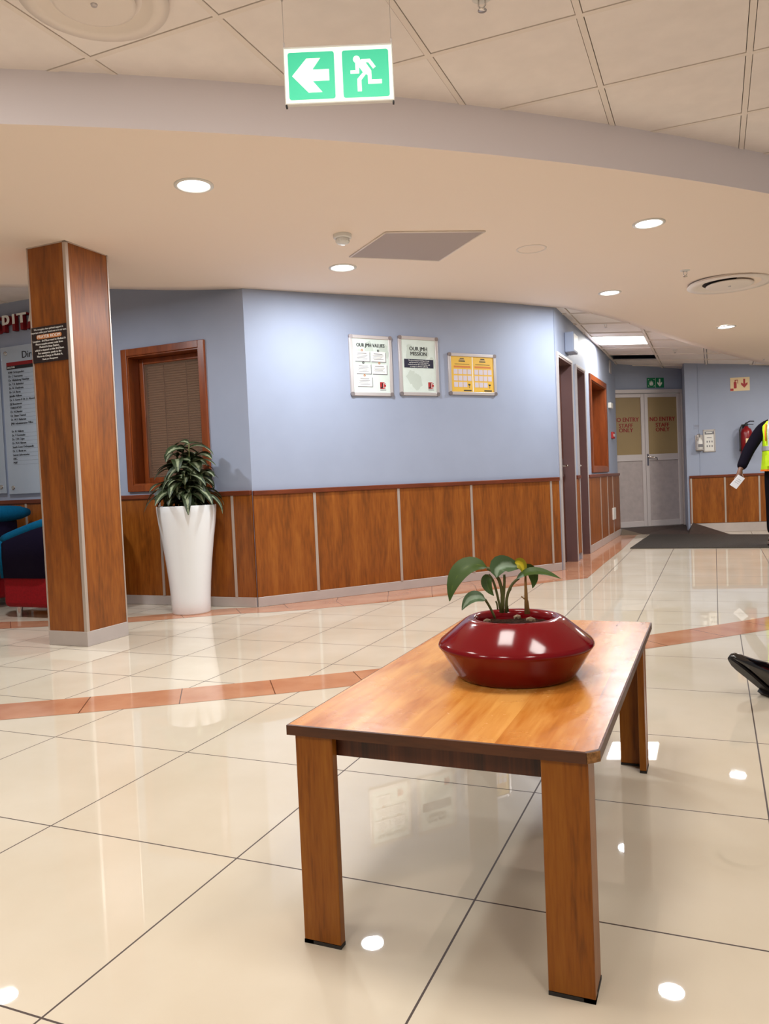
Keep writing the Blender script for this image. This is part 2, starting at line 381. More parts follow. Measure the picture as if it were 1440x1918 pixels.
# end wall with the double door: bulkhead above, recessed door plane
u_r = DOORW.px(1280, 850)[0]; u_c = DOORW.px(1207, 850)[0]; u_l = u_c-(u_r-u_c)
sill = .075
dz1 = DOORW.px(1207, 733)[1]
wall_box('wall_end', DOORW, [(u_l-.6, u_l, 0, HT), (u_l, u_r, dz1+.02, HT), (u_r, u_r+.08, 0, HT)])
b = MB(); q0 = DOORW.pt(u_r, 0); q1 = RIGHT.pt(0, 0)
dz2 = DOORW.px(1240, 727)[1]
b.prism([(q0.x, q0.y), (q1.x, q1.y), (RIGHT.pt(.15, 0, -.1).x, RIGHT.pt(.15, 0, -.1).y), (q0.x+.12, q0.y+.02)], 0, HT, 'z')
struct(b.build('wall_return', 'wall'))
wall_box('wall_right', RIGHT, [(0, 3.4, 0, HT)])

# ------------------------------------------------------------------ dado panelling
def dado(name, fr, u0, u1, top, strips, cap_h=.035, z0=.075, sk=None, strip_w=.022, panel='panel'):
    o = struct(MB().build(name, panel, loc=fr.o, rz=fr.rz)); edges = [u0]+sorted(strips)+[u1]
    for a, c in zip(edges, edges[1:]):
        p = MB(); p.box(a+.001, c-.001, -.018, 0, z0, top-cap_h); p.build('wood_panel', panel, o)
    for s_ in strips:
        p = MB(); p.box(s_-strip_w/2, s_+strip_w/2, -.023, -.001, z0, top-cap_h); p.build('metal_strip', 'strip', o)
    p = MB(); p.box(u0, u1, -.032, 0, top-cap_h, top, .004); p.build('cap_rail', 'rail', o)
    return o
def skirting(name, fr, u0, u1, h=.075, d=.02):
    b = MB(); b.box(u0, u1, -d, 0, 0, h, .003); return struct(b.build(name, 'skirt', loc=fr.o, rz=fr.rz))
lu = lambda x, y: LEFT.px(x, y)[0]
dado('trim_3', LEFT, 0, wl, .88, [lu(52, 945), lu(303, 960), lu(437, 930), lu(52, 945)-.68])
dado('trim_4', MAIN, 0, MAIN.len-.01, .876, [MAIN.px(590, 1000)[0], MAIN.px(747, 1000)[0], MAIN.px(883, 1000)[0], MAIN.px(1032, 1000)[0]])
dado('trim_5', CORR, d2b+.05, L3, .883, [cu(1123, 950), cu(1136, 950), cu(1146, 950)], strip_w=.035)
dado('trim_6', CORR, d1b+.06, d2a-.02, .883, [], strip_w=.03)
rtop = .80
dado('trim_7', RIGHT, RIGHT.px(1292, 950)[0], 3.4, rtop, [RIGHT.px(1295, 950)[0], RIGHT.px(1358, 950)[0], RIGHT.px(1422, 950)[0]], z0=.13)
skirting('baseboard_left', LEFT, 0, wl); skirting('baseboard_back', MAIN, 0, MAIN.len-.01)
skirting('baseboard_corridor', CORR, d2b+.02, L3, .09); skirting('baseboard_right', RIGHT, RIGHT.px(1292, 950)[0], 3.4, .125)

# ------------------------------------------------------------------ ceilings
FC = Vector((-9.3978, 13.1297)); FR = 12.738
fa = [math.radians(-78+i*1.5) for i in range(41)]
near = [Vector((FC.x+FR*math.cos(a), FC.y+FR*math.sin(a))) for a in fa]
FAR = [on_plaster(-700, 510), on_plaster(-300, 530), on_plaster(0, 538), on_plaster(150, 540), on_plaster(330, 544), MAIN.pt(.03, 0, -.01), MAIN.pt(1, 0, -.01), MAIN.pt(2, 0, -.01), MAIN.pt(2.97, 0, -.01), on_plaster(1047, 575)]
FAR += [on_plaster(*q) for q in ((1100, 586), (1150, 598), (1200, 615), (1255, 633), (1310, 650), (1360, 664), (1400, 674), (1440, 683), (1500, 692))]
FAR += [Vector((3.4, 12.6, 2.3))]
FAR = [p.xy for p in FAR]
def resample(pts, n):
    d = [0]
    for a, c in zip(pts, pts[1:]): d.append(d[-1]+(c-a).length)
    o = []
    for i in range(n):
        t = d[-1]*i/(n-1); j = max(k for k in range(len(pts)-1) if d[k] <= t+1e-9)
        f = (t-d[j])/(d[j+1]-d[j]); o.append(pts[j].lerp(pts[j+1], min(1, f)))
    return o
nn = 90; near_r = resample(near, nn); far_r = resample(FAR, nn)
b = MB(); rows = []
for i in range(nn):
    rows.append([])
    for j in range(21):
        p = near_r[i].lerp(far_r[i], j/20); rows[-1].append(b.bm.verts.new((p.x, p.y, zc(p.x, p.y))))
for i in range(nn-1):
    for j in range(20): b.face([rows[i][j], rows[i+1][j], rows[i+1][j+1], rows[i][j+1]], smooth=True)
up1 = [b.bm.verts.new((r[-1].co.x, r[-1].co.y, 2.64)) for r in rows]
for i in range(nn-1): b.face([rows[i][-1], rows[i+1][-1], up1[i+1], up1[i]])
struct(b.build('ceiling', 'plaster', normals=False))
b = MB(); lo = []; hi = []
for p in near_r: lo.append(b.bm.verts.new((p.x, p.y, zc(p.x, p.y)-.001))); hi.append(b.bm.verts.new((p.x, p.y, ZT+.03)))
for i in range(nn-1): b.face([lo[i], lo[i+1], hi[i+1], hi[i]], smooth=True)
struct(b.build('trim_8', 'fascia', normals=False))
# near tile ceiling: lay-in tiles on a T-bar grid
def clip_far(poly):
    e = FAR[9:]; cy = sum(q[1] for q in poly)/len(poly); cy = min(max(cy, e[0].y), e[-1].y)
    for p, q in zip(e, e[1:]):
        if p.y <= cy <= q.y: break
    d = (q-p); n = Vector((-d.y, d.x)).normalized(); f = lambda v: (Vector(v)-p).dot(n)+.03; o = []
    for a_, b_ in zip(poly, poly[1:]+poly[:1]):
        fa, fb = f(a_), f(b_)
        if fa >= 0: o.append(a_)
        if fa*fb < 0: t = fa/(fa-fb); o.append((a_[0]+(b_[0]-a_[0])*t, a_[1]+(b_[1]-a_[1])*t))
    return o
def tile_ceiling(name, x0, x1, y0, y1, ox, oy, keep, zf, holes=(), p=.6, bar=.024, gap=.005, raised=(), clip=None, drop=.004):
    o = struct(MB().build(name, 'tile')); tb = MB(); gb = MB(); seen = set()
    i0, i1 = math.floor((x0-ox)/p), math.ceil((x1-ox)/p); j0, j1 = math.floor((y0-oy)/p), math.ceil((y1-oy)/p)
    for i in range(i0, i1):
        for j in range(j0, j1):
            xa, ya = ox+i*p, oy+j*p
            if not keep(xa+p/2, ya+p/2, p): continue
            if (i, j) not in holes:
                rz_ = .03 if (i, j) in raised else 0; m = bar/2+gap*.6; e = [(xa+m, ya+m), (xa+p-m, ya+m), (xa+p-m, ya+p-m), (xa+m, ya+p-m)]
                e = clip(e) if clip else e
                if len(e) > 2:
                    a = [tb.bm.verts.new((x, y, zf(x)+rz_-.001)) for x, y in e]; c = [tb.bm.verts.new((x, y, zf(x)+rz_+.02)) for x, y in e]
                    tb.face(a); tb.face(c[::-1]); ne = len(e)
                    for k in range(ne): tb.face([a[k], c[k], c[(k+1) % ne], a[(k+1) % ne]])
            for key, (xa2, xb2, ya2, yb2) in (((i, j, 0), (xa-bar/2, xa+bar/2, ya-bar/2, ya+p-bar/2)), ((i+1, j, 0), (xa+p-bar/2, xa+p+bar/2, ya-bar/2, ya+p-bar/2)), ((i, j, 1), (xa+bar/2, xa+p-bar/2, ya-bar/2, ya+bar/2)), ((i, j+1, 1), (xa+bar/2, xa+p-bar/2, ya+p-bar/2, ya+p+bar/2))):
                if key in seen: continue
                seen.add(key)
                e = [(xa2, ya2), (xb2, ya2), (xb2, yb2), (xa2, yb2)]; e = clip(e) if clip else e
                if len(e) < 3: continue
                a = [gb.bm.verts.new((x, y, zf(x)-drop)) for x, y in e]; c = [gb.bm.verts.new((x, y, zf(x)+.010)) for x, y in e]; ne = len(e)
                gb.face(a); gb.face(c[::-1])
                for k in range(ne): gb.face([a[k], c[k], c[(k+1) % ne], a[(k+1) % ne]])
    tb.build('ceiling_tiles', 'tile', o); gb.build('grid_bars', 'tbar', o)
    vb = MB(); vb.poly([(x0-.3, y0-.3, zf(x0)+.16), (x1+.3, y0-.3, zf(x1)+.16), (x1+.3, y1+.3, zf(x1)+.16), (x0-.3, y1+.3, zf(x0)+.16)]); vb.build('ceiling_void', 'void', o)
    return o
OX, OY = -2.223, 2.474
near_keep = lambda x, y, p: math.hypot(x-FC.x, y-FC.y) > FR-.42 and not (abs(x-(OX+.3)) < .05 and False)
PANELS = [(-1, -3), (2, -2), (4, -2), (2, -6), (-1, -6), (5, -5)]
tile_ceiling('ceiling_near', -4.6, 2.6, -3.1, 6.4, OX, OY, near_keep, lambda x: ZT, holes=PANELS, raised=[(3, -1)])
ck = lambda x, y, p: x > -1.6 and y > 6.9 and (x < 3.2) and (RIGHT.o-Vector((x, y, 0))).dot(RIGHT.n) < .35
def beyond(x, y):
    e = FAR[9:]
    for p, q in zip(e, e[1:]):
        if p.y <= y <= q.y: return x < p.x+(q.x-p.x)*(y-p.y)/(q.y-p.y)+.02
    return False
ckeep = lambda x, y, p: -1.75 < x < 3.1 and 7 < y < 12.9 and any(beyond(x+a_*p/2, y+b_*p/2) for a_ in (-1, 0, 1) for b_ in (-1, 0, 1))
cb0 = on_cor(1235, 678)
tile_ceiling('ceiling_corridor', -1.6, 3.2, 6.9, 12.6, cb0.x, cb0.y-.25, ckeep, zcor, holes=[(-1, -1)], clip=clip_far, drop=.012, gap=.012)
lk = lambda x, y, p: x < -3.4
tile_ceiling('ceiling_left', -8, -3.4, 3.3, 5.1, -5.55, 4.62, lk, lambda x: 2.575)

# ------------------------------------------------------------------ ceiling fixtures
DL_GROUP = 'round downlights in the plaster ceiling'
def downlight(px, py, label, r=.08, pos=None):
    p = pos or on_plaster(px, py)
    t = thing('downlight', label, 'ceiling light', p, 0, DL_GROUP)
    a = MB(); a.lathe([(r+.016, 0), (r+.016, -.004), (r+.004, -.008), (r-.002, -.006), (r-.004, .004)], 40); a.build('trim_ring', 'white', t)
    a = MB(); a.lathe([(0, -.004), (r*.7, -.0045), (r-.002, -.002)], 40); a.build('diffuser', 'lampglass', t)
    ld = bpy.data.lights.new('downlight_lamp', 'AREA'); ld.shape = 'DISK'; ld.size = r*1.9; ld.energy = DOWNLIGHT_W; ld.color = LIGHT_COL
    lo_ = bpy.data.objects.new('lamp', ld); COL.objects.link(lo_); lo_.parent = t; lo_.location = (0, 0, -.012)
    return t
downlight(363, 347, 'round white lit downlight nearest the square pillar, below the left of the plaster ceiling edge')
downlight(0, 0, 'round white lit downlight just in front of the blue wall above the framed posters', pos=Vector((-2.324, 4.93, zc(-2.324, 4.93))))
downlight(1215, 418, 'round white lit downlight nearest the curved ceiling step on the right')
downlight(1142, 548, 'round white lit downlight in front of the steel corridor doorways')
downlight(1360, 612, 'round white lit downlight farthest from the camera, beyond the round air vent')
downlight(0, 0, 'round white downlight beyond the left edge of the view, above the tub armchairs', pos=Vector((-4.375, 3.589, zc(-4.375, 3.589))))
def vent(p, r, label, throat='void'):
    t = thing('air_diffuser', label, 'air vent', p)
    a = MB(); a.lathe([(r*.97, -.001), (r*.97, -.012), (r, -.014), (r, -.018), (r*.8, -.022), (r*.77, -.018), (r*.70, -.006), (r*.62, -.001)], 64); a.build('outer_ring', 'tbar', t)
    a = MB(); a.lathe([(0, -.03), (r*.5, -.03), (r*.555, -.026), (r*.56, -.02), (r*.53, -.014), (0, -.014)], 48); a.build('centre_disc', 'tbar', t)
    a = MB(); a.lathe([(r*.64, -.002), (0, -.002)], 40); a.build('throat', throat, t)
    a = MB(); a.lathe([(0, -.036), (.010, -.036), (.012, -.03)], 16); a.build('hub_screw', 'alu', t)
    return t
vent(on_plaster(1366, 529), .33, 'large round air vent in the plaster ceiling at the right edge')
vp = fl(190, -14, ZT); vp = Vector((OX+.3, OY-.3, ZT-.004))
vent(vp, .25, 'large round air vent in the square tile ceiling at the top left', 'tile')
# tile panels lights (lobby side, overhead and behind the camera)
for (i, j) in PANELS:
    c = Vector((OX+.6*i+.3, OY+.6*j+.3, ZT))
    t = thing('ceiling_panel_light', 'square lit panel light set into the tile ceiling of the lobby', 'ceiling light', c, 0, 'square panel lights in the lobby tile ceiling')
    a = MB(); a.box(-.285, .285, -.285, .285, -.004, .03); a.build('frame', 'white', t)
    a = MB(); a.box(-.265, .265, -.265, .265, -.006, -.002); a.build('diffuser', 'panelglass', t)
    ld = bpy.data.lights.new('panel_lamp', 'AREA'); ld.shape = 'SQUARE'; ld.size = .52; ld.energy = PANEL_W; ld.color = (1, .96, .9)
    lo_ = bpy.data.objects.new('lamp', ld); COL.objects.link(lo_); lo_.parent = t; lo_.location = (0, 0, -.014)
# corridor panel
qa = on_cor(1112, 648); qb = on_cor(1201, 629); qc = on_cor(1210, 643)
c = Vector((cb0.x-.3, (qb.y+qc.y)/2-.02, zcor(cb0.x-.3)-.006))
t = thing('corridor_panel_light', 'long glowing panel light in the corridor tile ceiling beside the wall', 'ceiling light', c)
t.rotation_euler = (0, math.atan(.09), 0)
hy = max(.16, (qc.y-qb.y)/2)
a = MB(); a.box(-.29, .29, -hy-.02, hy+.02, -.002, .03); a.build('frame', 'white', t)
a = MB(); a.box(-.275, .275, -hy, hy, -.006, -.001); a.build('diffuser', 'panelglass', t)
ld = bpy.data.lights.new('corridor_lamp', 'AREA'); ld.shape = 'RECTANGLE'; ld.size = .54; ld.size_y = 2*hy; ld.energy = CORRIDOR_W; ld.color = (1, .97, .9)
lo_ = bpy.data.objects.new('lamp', ld); COL.objects.link(lo_); lo_.parent = t; lo_.location = (0, 0, -.02)
c2 = Vector((cb0.x+1.8+.3, 10.4, zcor(cb0.x+2.1)-.016))
t = thing('corridor_panel_light', 'panel light in the corridor tile ceiling beyond the right edge of the view', 'ceiling light', c2); t.rotation_euler = (0, math.atan(.09), 0)
a = MB(); a.box(-.27, .27, -.57, .57, -.002, .012); a.build('frame', 'white', t)
a = MB(); a.box(-.26, .26, -.55, .55, -.006, -.001); a.build('diffuser', 'panelglass', t)
ld = bpy.data.lights.new('corridor_lamp', 'AREA'); ld.shape = 'RECTANGLE'; ld.size = .5; ld.size_y = 1.1; ld.energy = CORRIDOR_W*1.3; ld.color = (1, .97, .9)
lo_ = bpy.data.objects.new('lamp', ld); COL.objects.link(lo_); lo_.parent = t; lo_.location = (0, 0, -.02)
def sprinkler(p, label, s=1.0):
    t = thing('sprinkler', label, 'sprinkler', p, 0, 'sprinkler heads in the ceilings')
    a = MB(); a.lathe([(.038*s, 0), (.036*s, -.005), (.018*s, -.008), (0, -.008)], 24); a.build('rosette', 'white', t)
    a = MB(); a.tube([(-.012*s, 0, -.008), (-.013*s, 0, -.03*s), (0, 0, -.045*s), (.013*s, 0, -.03*s), (.012*s, 0, -.008)], .003*s, 6); a.lathe([(0, -.046*s), (.016*s, -.046*s), (.016*s, -.049*s), (0, -.049*s)], 16); a.build('sprinkler_head', 'chrome', t)
sprinkler(on_plaster(1283, 506), 'sprinkler head in the plaster ceiling beside the round air vent')
sprinkler(fl(902, -6, ZT-.004), 'sprinkler head in the tile ceiling at the very top of the view')
for q, l in (((1134, 606), 'sprinkler head in the corridor ceiling tile before the glowing panel light'), ((1264, 655), 'sprinkler head in the corridor ceiling above the double door'), ((1430, 668), 'sprinkler head in the corridor ceiling at the right edge')):
    p = on_cor(*q); p.z -= .003; sprinkler(p, l, .8)
t = thing('smoke_detector', 'small round white smoke detector on the plaster ceiling', 'smoke detector', on_plaster(641, 440))
a = MB(); a.lathe([(.055, 0), (.055, -.018), (.05, -.022), (.042, -.024)], 32); a.build('base_plate', 'white', t)
a = MB(); a.lathe([(.04, -.02), (.04, -.036), (.034, -.05), (.02, -.056), (0, -.056)], 32)
for k in range(14):
    an = 2*PI*k/14; a.box(.036, .042, -.003, .003, -.044, -.03, M=Matrix.Rotation(an, 4, 'Z'))
a.build('sensor_head', 'white', t)
# ceiling access hatch
hp = [on_plaster(*q) for q in ((655, 480), (722, 434), (908, 432), (822, 487))]
cc = sum(hp, Vector())/4
b = MB(); a = [b.bm.verts.new((p.x-cc.x, p.y-cc.y, p.z-cc.z-.006)) for p in hp]; e = [b.bm.verts.new((p.x-cc.x, p.y-cc.y, p.z-cc.z+.004)) for p in hp]
b.face(a); b.face(e[::-1])
for k in range(4): b.face([a[k], e[k], e[(k+1) % 4], a[(k+1) % 4]])
MT['hatch'] = mat('hatch_panel', lin(176, 162, 158), .7)
t = thing('ceiling_hatch', 'flat greyish access hatch panel in the plaster ceiling near the smoke detector', 'access hatch', cc)
b.build('hatch_panel', 'hatch', t)
b = MB()
for k in range(4):
    p, q = hp[k]-cc, hp[(k+1) % 4]-cc; b.tube([p+Vector((0, 0, -.004)), q+Vector((0, 0, -.004))], .006, 6)
b.build('hatch_rim', 'tbar', t)
p = on_plaster(995, 466)
t = thing('ceiling_speaker', 'slim round ring in the plaster ceiling between hatch and downlight', 'speaker', p)
a = MB(); a.lathe([(.1, 0), (.1, -.004), (.09, -.005), (.088, 0)], 40); a.build('rim', 'tbar', t)
a = MB(); a.lathe([(.088, -.001), (0, -.002)], 40); a.build('grille', 'plaster', t)

# ------------------------------------------------------------------ exit sign
pa, pb, pc_, pd = dep(530, 86, 2.72), dep(735, 84, 2.72), dep(739, 191, 2.72), dep(533, 191, 2.72)
EF = Frame((pa+pd)/2, (pb+pc_)/2); ew = EF.len; ez0 = (pc_.z+pd.z)/2; ez1 = (pa.z+pb.z)/2; eh = ez1-ez0
t = thing('exit_sign', 'hanging green and white exit sign with left arrow and running figure', 'exit sign', EF.pt(ew/2, ez0), EF.rz)
x0, x1 = -ew/2, ew/2
a = MB(); a.box(x0, x1, 0, .02, 0, eh, .002); a.build('light_box', 'white', t)
a = MB(); a.box(x0+.004, x1-.004, -.0015, .001, .004, eh-.008); a.build('face_plate', 'signlit', t)
s = eh-.036; z0 = .014; z1 = z0+s
gx = [(x0+.016, x0+.016+s), (x1-.016-s, x1-.016)]
for g in gx:
    a = MB(); a.prism(rrect(g[0], g[1], z0, z1, .008), -.003, -.001); a.build('green_panel', 'signgreen', t)
def P(g, q): return [(g[0]+x*s, z0+y*s) for x, y in q]
a = MB(); a.prism(P(gx[0], [(.08, .5), (.40, .86), (.70, .86), (.52, .62), (.88, .62), (.88, .38), (.52, .38), (.72, .14), (.42, .14)]), -.0045, -.0028); a.build('arrow', 'signlit', t)
a = MB(); g = gx[1]
head = [(.31+.075*math.cos(k*PI/10), .80+.075*math.sin(k*PI/10)) for k in range(20)]
a.prism(P(g, head), -.0045, -.0028)
for q in ([(.42, .80), (.60, .80), (.72, .63), (.66, .59), (.56, .73), (.50, .73), (.62, .55), (.62, .36), (.84, .36), (.84, .27), (.54, .27), (.54, .46), (.50, .48), (.40, .36), (.40, .12), (.31, .12), (.31, .38), (.44, .52), (.36, .64), (.36, .50), (.17, .50), (.17, .57), (.28, .57), (.28, .72)],):
    a.prism(P(g, q), -.0045, -.0028)
a.build('running_figure', 'signlit', t)
for sx_ in (x0+.004, x1-.004):
    a = MB(); a.tube([(sx_, .01, eh), (sx_, .01, ZT-ez0)], .0011, 6); a.box(sx_-.003, sx_+.003, .006, .014, eh, eh+.018); a.lathe([(.006, 0), (.006, -.02), (.003, -.03), (0, -.03)], 12, c=(sx_, .01, ZT-ez0)); a.build('hanging_wire', 'alu', t)
    a = MB(); a.box(sx_-.003, sx_+.003, .0, .02, -.006, 0); a.build('end_cap', 'black', t)

# ------------------------------------------------------------------ square pillar
X0, X1, Y0, Y1 = -3.74, -3.437, 3.532, 3.88
zp = zc(-3.5, 3.6)+.005
t = struct(MB().build('pillar', 'panel')); t['label'] = 'square wood clad pillar with pale corner strips and grey base'
a = MB(); a.box(X0+.004, X1-.004, Y0+.004, Y1-.004, .085, zp-.008); a.build('wood_cladding', 'panel', t)
for (x, y) in ((X0, Y0), (X1, Y0), (X0, Y1), (X1, Y1)):
    sx = -1 if x == X0 else 1; sy = -1 if y == Y0 else 1
    sw_ = .022 if (x == X1 and y == Y0) else .009
    a = MB(); a.box(min(x, x-sx*sw_), max(x, x-sx*sw_), min(y, y-sy*sw_), max(y, y-sy*sw_), .0, zp-.008); a.build('corner_strip', 'strip', t)
a = MB(); a.box(X0-.001, X1+.001, Y0-.001, Y1+.001, 0, .088, .002); a.build('base_plate', 'skirt', t)
a = MB(); a.box(X0, X1, Y0, Y1, zp-.012, zp); a.build('top_trim', 'strip', t)
# prayer room plaque
PF = Frame((X0, Y0), (X1, Y0))
(pu0, pz1), (pu1, pz1b), (_, pz0b), (_, pz0) = [PF.px(*q) for q in ((61, 612), (132, 606), (135, 673), (65, 680))]
pz1, pz0 = (pz1+pz1b)/2, (pz0+pz0b)/2; pw = X1-X0-.03; ph = pz1-pz0
t = thing('prayer_room_plaque', 'black plaque with orange PRAYER ROOM pill on the wood pillar', 'sign', (X0+pw/2+.006, Y0, pz0))
t.location.y = Y0+.004
a = MB(); a.box(-pw/2, pw/2, -.006, 0, 0, ph, .001); a.build('plaque_board', 'plaque', t)
a = MB(); a.prism(rrect(-pw*.36, pw*.36, ph*.655, ph*.775, ph*.058), -.0068, -.0058); a.build('orange_pill', 'orangeink', t)
a = MB(); fs = pw*.072
for txt, zz, k, bo in (('We recognise that spiritual support is', .925, .84, .0), ('important while your loved one is in our care.', .84, .84, 0), ('PRAYER ROOM', .715, 1.5, .0006), ('Location - 3rd Floor next to Medical A', .60, .92, .0003), ('Please acquire access code from', .515, .92, .0003),
                   ('Medical A Duty Station,', .43, .92, .0003), ('which is situated on the 3rd Floor.', .345, .92, .0003), ('For assistance, speak to the', .26, .92, .0003), ('Nurse-in-Charge in Medical A.', .175, .92, .0003), ('Thank you Management', .085, .72, .0002)):
    text_bm(a, txt, fs*k*.92, 0, ph*zz, -.0074, .0003, bo, sx=.98)
a.build('lettering', 'whiteink', t)

# ------------------------------------------------------------------ window in left wall
def wood_window(name, fr, x0, x1, z0, z1, fw, depth, label, blinds=True):
    o = struct(MB().build(name, 'frame', loc=fr.o, rz=fr.rz)); o['label'] = label
    a = MB()
    for q in ((x0, x0+fw, z0, z1), (x1-fw, x1, z0, z1), (x0+fw, x1-fw, z1-fw, z1), (x0+fw, x1-fw, z0, z0+fw)): a.box(q[0], q[1], -.022, .01, q[2], q[3], .003)
    a.build('architrave', 'frame', o)
    i0, i1, k0, k1 = x0+fw-.012, x1-fw+.012, z0+fw-.012, z1-fw+.012
    a = MB(); th = .022
    for q in ((i0, i0+th, k0, k1), (i1-th, i1, k0, k1), (i0+th, i1-th, k1-th, k1), (i0+th, i1-th, k0, k0+th)): a.box(q[0], q[1], -.01, depth, q[2], q[3])
    a.build('reveal_lining', 'frame', o)
    a = MB(); s_ = .045
    for q in ((i0+th, i0+th+s_, k0+th, k1-th), (i1-th-s_, i1-th, k0+th, k1-th), (i0+th+s_, i1-th-s_, k1-th-s_, k1-th), (i0+th+s_, i1-th-s_, k0+th, k0+th+s_)): a.box(q[0], q[1], depth-.05, depth-.01, q[2], q[3], .004)
    a.build('sash', 'frame', o)
    return o, (i0+th+s_, i1-th-s_, k0+th+s_, k1-th-s_)
o, (g0, g1, h0, h1) = wood_window('window_1', LEFT, wx0, wx1, wz0, wz1, .055, .16, 'wood framed internal window with closed blind beside the tall white planter')
MT['pane'] = mat('window_pane', lin(150, 120, 100), .06, spec=.6, alpha=.28)
a = MB(); a.box(g0-.01, g1+.01, .118, .122, h0-.01, h1+.01); a.build('glass_pane', 'pane', o)
a = MB(); z = h0+.01
while z < h1-.01:
    a.box(g0, g1, .15, .172, z, z+.0035, M=None); a.box(g0, g1, .165, .168, z, z+.017); z += .0195
a.build('venetian_blind', 'blind', o)
a = MB()
for k in (.3, .68): a.box(g0+(g1-g0)*k-.003, g0+(g1-g0)*k+.003, .146, .15, h0, h1)
a.build('blind_tape', 'apron', o)
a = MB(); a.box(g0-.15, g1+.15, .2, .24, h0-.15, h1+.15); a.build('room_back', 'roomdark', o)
o, (g0, g1, h0, h1) = wood_window('window_2', CORR, c2a, c2b, cz0, cz1, .07, .2, 'wood framed hatch window in the corridor wall past the doorways')
a = MB(); a.box(g0-.01, g1+.01, .172, .176, h0-.01, h1+.01); a.build('glass_pane', 'pane', o)
a = MB(); a.box(g0-.05, g1+.05, .21, .25, h0-.05, h1+.05); a.build('room_back', 'frame', o)

# ------------------------------------------------------------------ steel doorways
for n_, (ua, ub), lab in ((1, (d1a, d1b), 'brown door in a steel lined doorway at the end of the blue wall'), (2, (d2a, d2b), 'brown door in a steel lined doorway beside the corridor window')):
    o = struct(MB().build('door_%d' % n_, 'doorleaf', loc=CORR.o, rz=CORR.rz)); o['label'] = lab
    a = MB(); dd = .13
    a.box(ua, ua+.02, -.015, dd, 0, DZ); a.box(ub-.02, ub, -.015, dd, 0, DZ); a.box(ua+.02, ub-.02, -.015, dd, DZ-.02, DZ); a.build('steel_lining', 'steel', o)
    a = MB()
    for q in ((ua-.03, ua+.004, 0, DZ+.025), (ub-.004, ub+.03, 0, DZ+.025), (ua, ub, DZ-.002, DZ+.025)): a.box(q[0], q[1], -.02, .002, q[2], q[3], .002)
    a.build('steel_architrave', 'alu', o)
    a = MB(); a.box(ua+.022, ub-.022, dd-.035, dd+.005, .008, DZ-.022); a.build('door_leaf', 'doorleaf', o)
    h_ = MB(); hx = ub-.09; hz = .985
    h_.box(hx-.02, hx+.02, dd-.041, dd-.035, hz-.11, hz+.07, .002); h_.tube([(hx, dd-.035, hz), (hx, dd-.085, hz), (hx-.015, dd-.095, hz), (hx-.11, dd-.095, hz)], .009, 8); h_.build('lever_handle', 'chrome', o)

# ------------------------------------------------------------------ double door
o = struct(MB().build('door_3', 'aluframe', loc=DOORW.o, rz=DOORW.rz)); o['label'] = 'aluminium double door lettered NO ENTRY STAFF ONLY'
fw = .05
a = MB()
a.box(u_l, u_l+fw, -.06, .05, sill, dz1+.02); a.box(u_r-fw, u_r, -.06, .05, sill, dz1+.02); a.box(u_l+fw, u_r-fw, -.06, .05, dz1-.03, dz1+.02); a.build('door_frame', 'aluframe', o)
ztop = dz1-.04; zmid0 = DOORW.px(1207, 863)[1]; zmid1 = DOORW.px(1207, 851)[1]; zb = DOORW.px(1240, 977)[1]
for si, (a0, a1) in enumerate(((u_l+fw+.003, u_c-.003), (u_c+.003, u_r-fw-.003))):
    lf = MB(); st = .055
    for q in ((a0, a0+st, sill+.008, ztop), (a1-st, a1, sill+.008, ztop), (a0+st, a1-st, ztop-.05, ztop), (a0+st, a1-st, zmid0, zmid1), (a0+st, a1-st, sill+.008, sill+.09)): lf.box(q[0], q[1], -.03, .01, q[2], q[3], .003)
    leaf = lf.build('door_leaf', 'aluframe', o)
    g = MB(); g.box(a0+st-.005, a1-st+.005, -.012, -.006, zmid1-.005, ztop-.045); g.build('glass_panel', 'glass', leaf)
    g = MB(); g.box(a0+st-.005, a1-st+.005, -.016, -.008, sill+.085, zmid0+.005); g.build('kick_panel', 'kick', leaf)
    g = MB(); mx_ = (a0+a1)/2; zt0 = DOORW.px(1207, 786)[1]; zt1 = DOORW.px(1207, 797)[1]; zt2 = DOORW.px(1207, 805)[1]
    text_bm(g, 'NO ENTRY', .088, mx_, zt0, -.0135, .0005, .0022, sx=.98); text_bm(g, 'STAFF', .082, mx_, zt1, -.0135, .0005, .0022, sx=1.05); text_bm(g, 'ONLY', .082, mx_, zt2-.005, -.0135, .0005, .0022, sx=1.05)
    g.build('lettering', 'redink', leaf)
    if si == 1:
        g = MB(); hx = a0+.028; hz = (zmid0+zmid1)/2; g.box(hx-.015, hx+.015, -.038, -.03, hz-.12, hz+.05, .002); g.tube([(hx, -.03, hz), (hx, -.075, hz+.01), (hx+.12, -.08, hz-.01), (hx+.13, -.075, hz-.04)], .009, 8); g.build('lever_handle', 'chrome', leaf)
b = MB(); b.box(u_l-.1, u_r+.1, -.0, .3, 0, sill); struct(b.build('door_threshold', 'aluframe', loc=DOORW.o, rz=DOORW.rz))
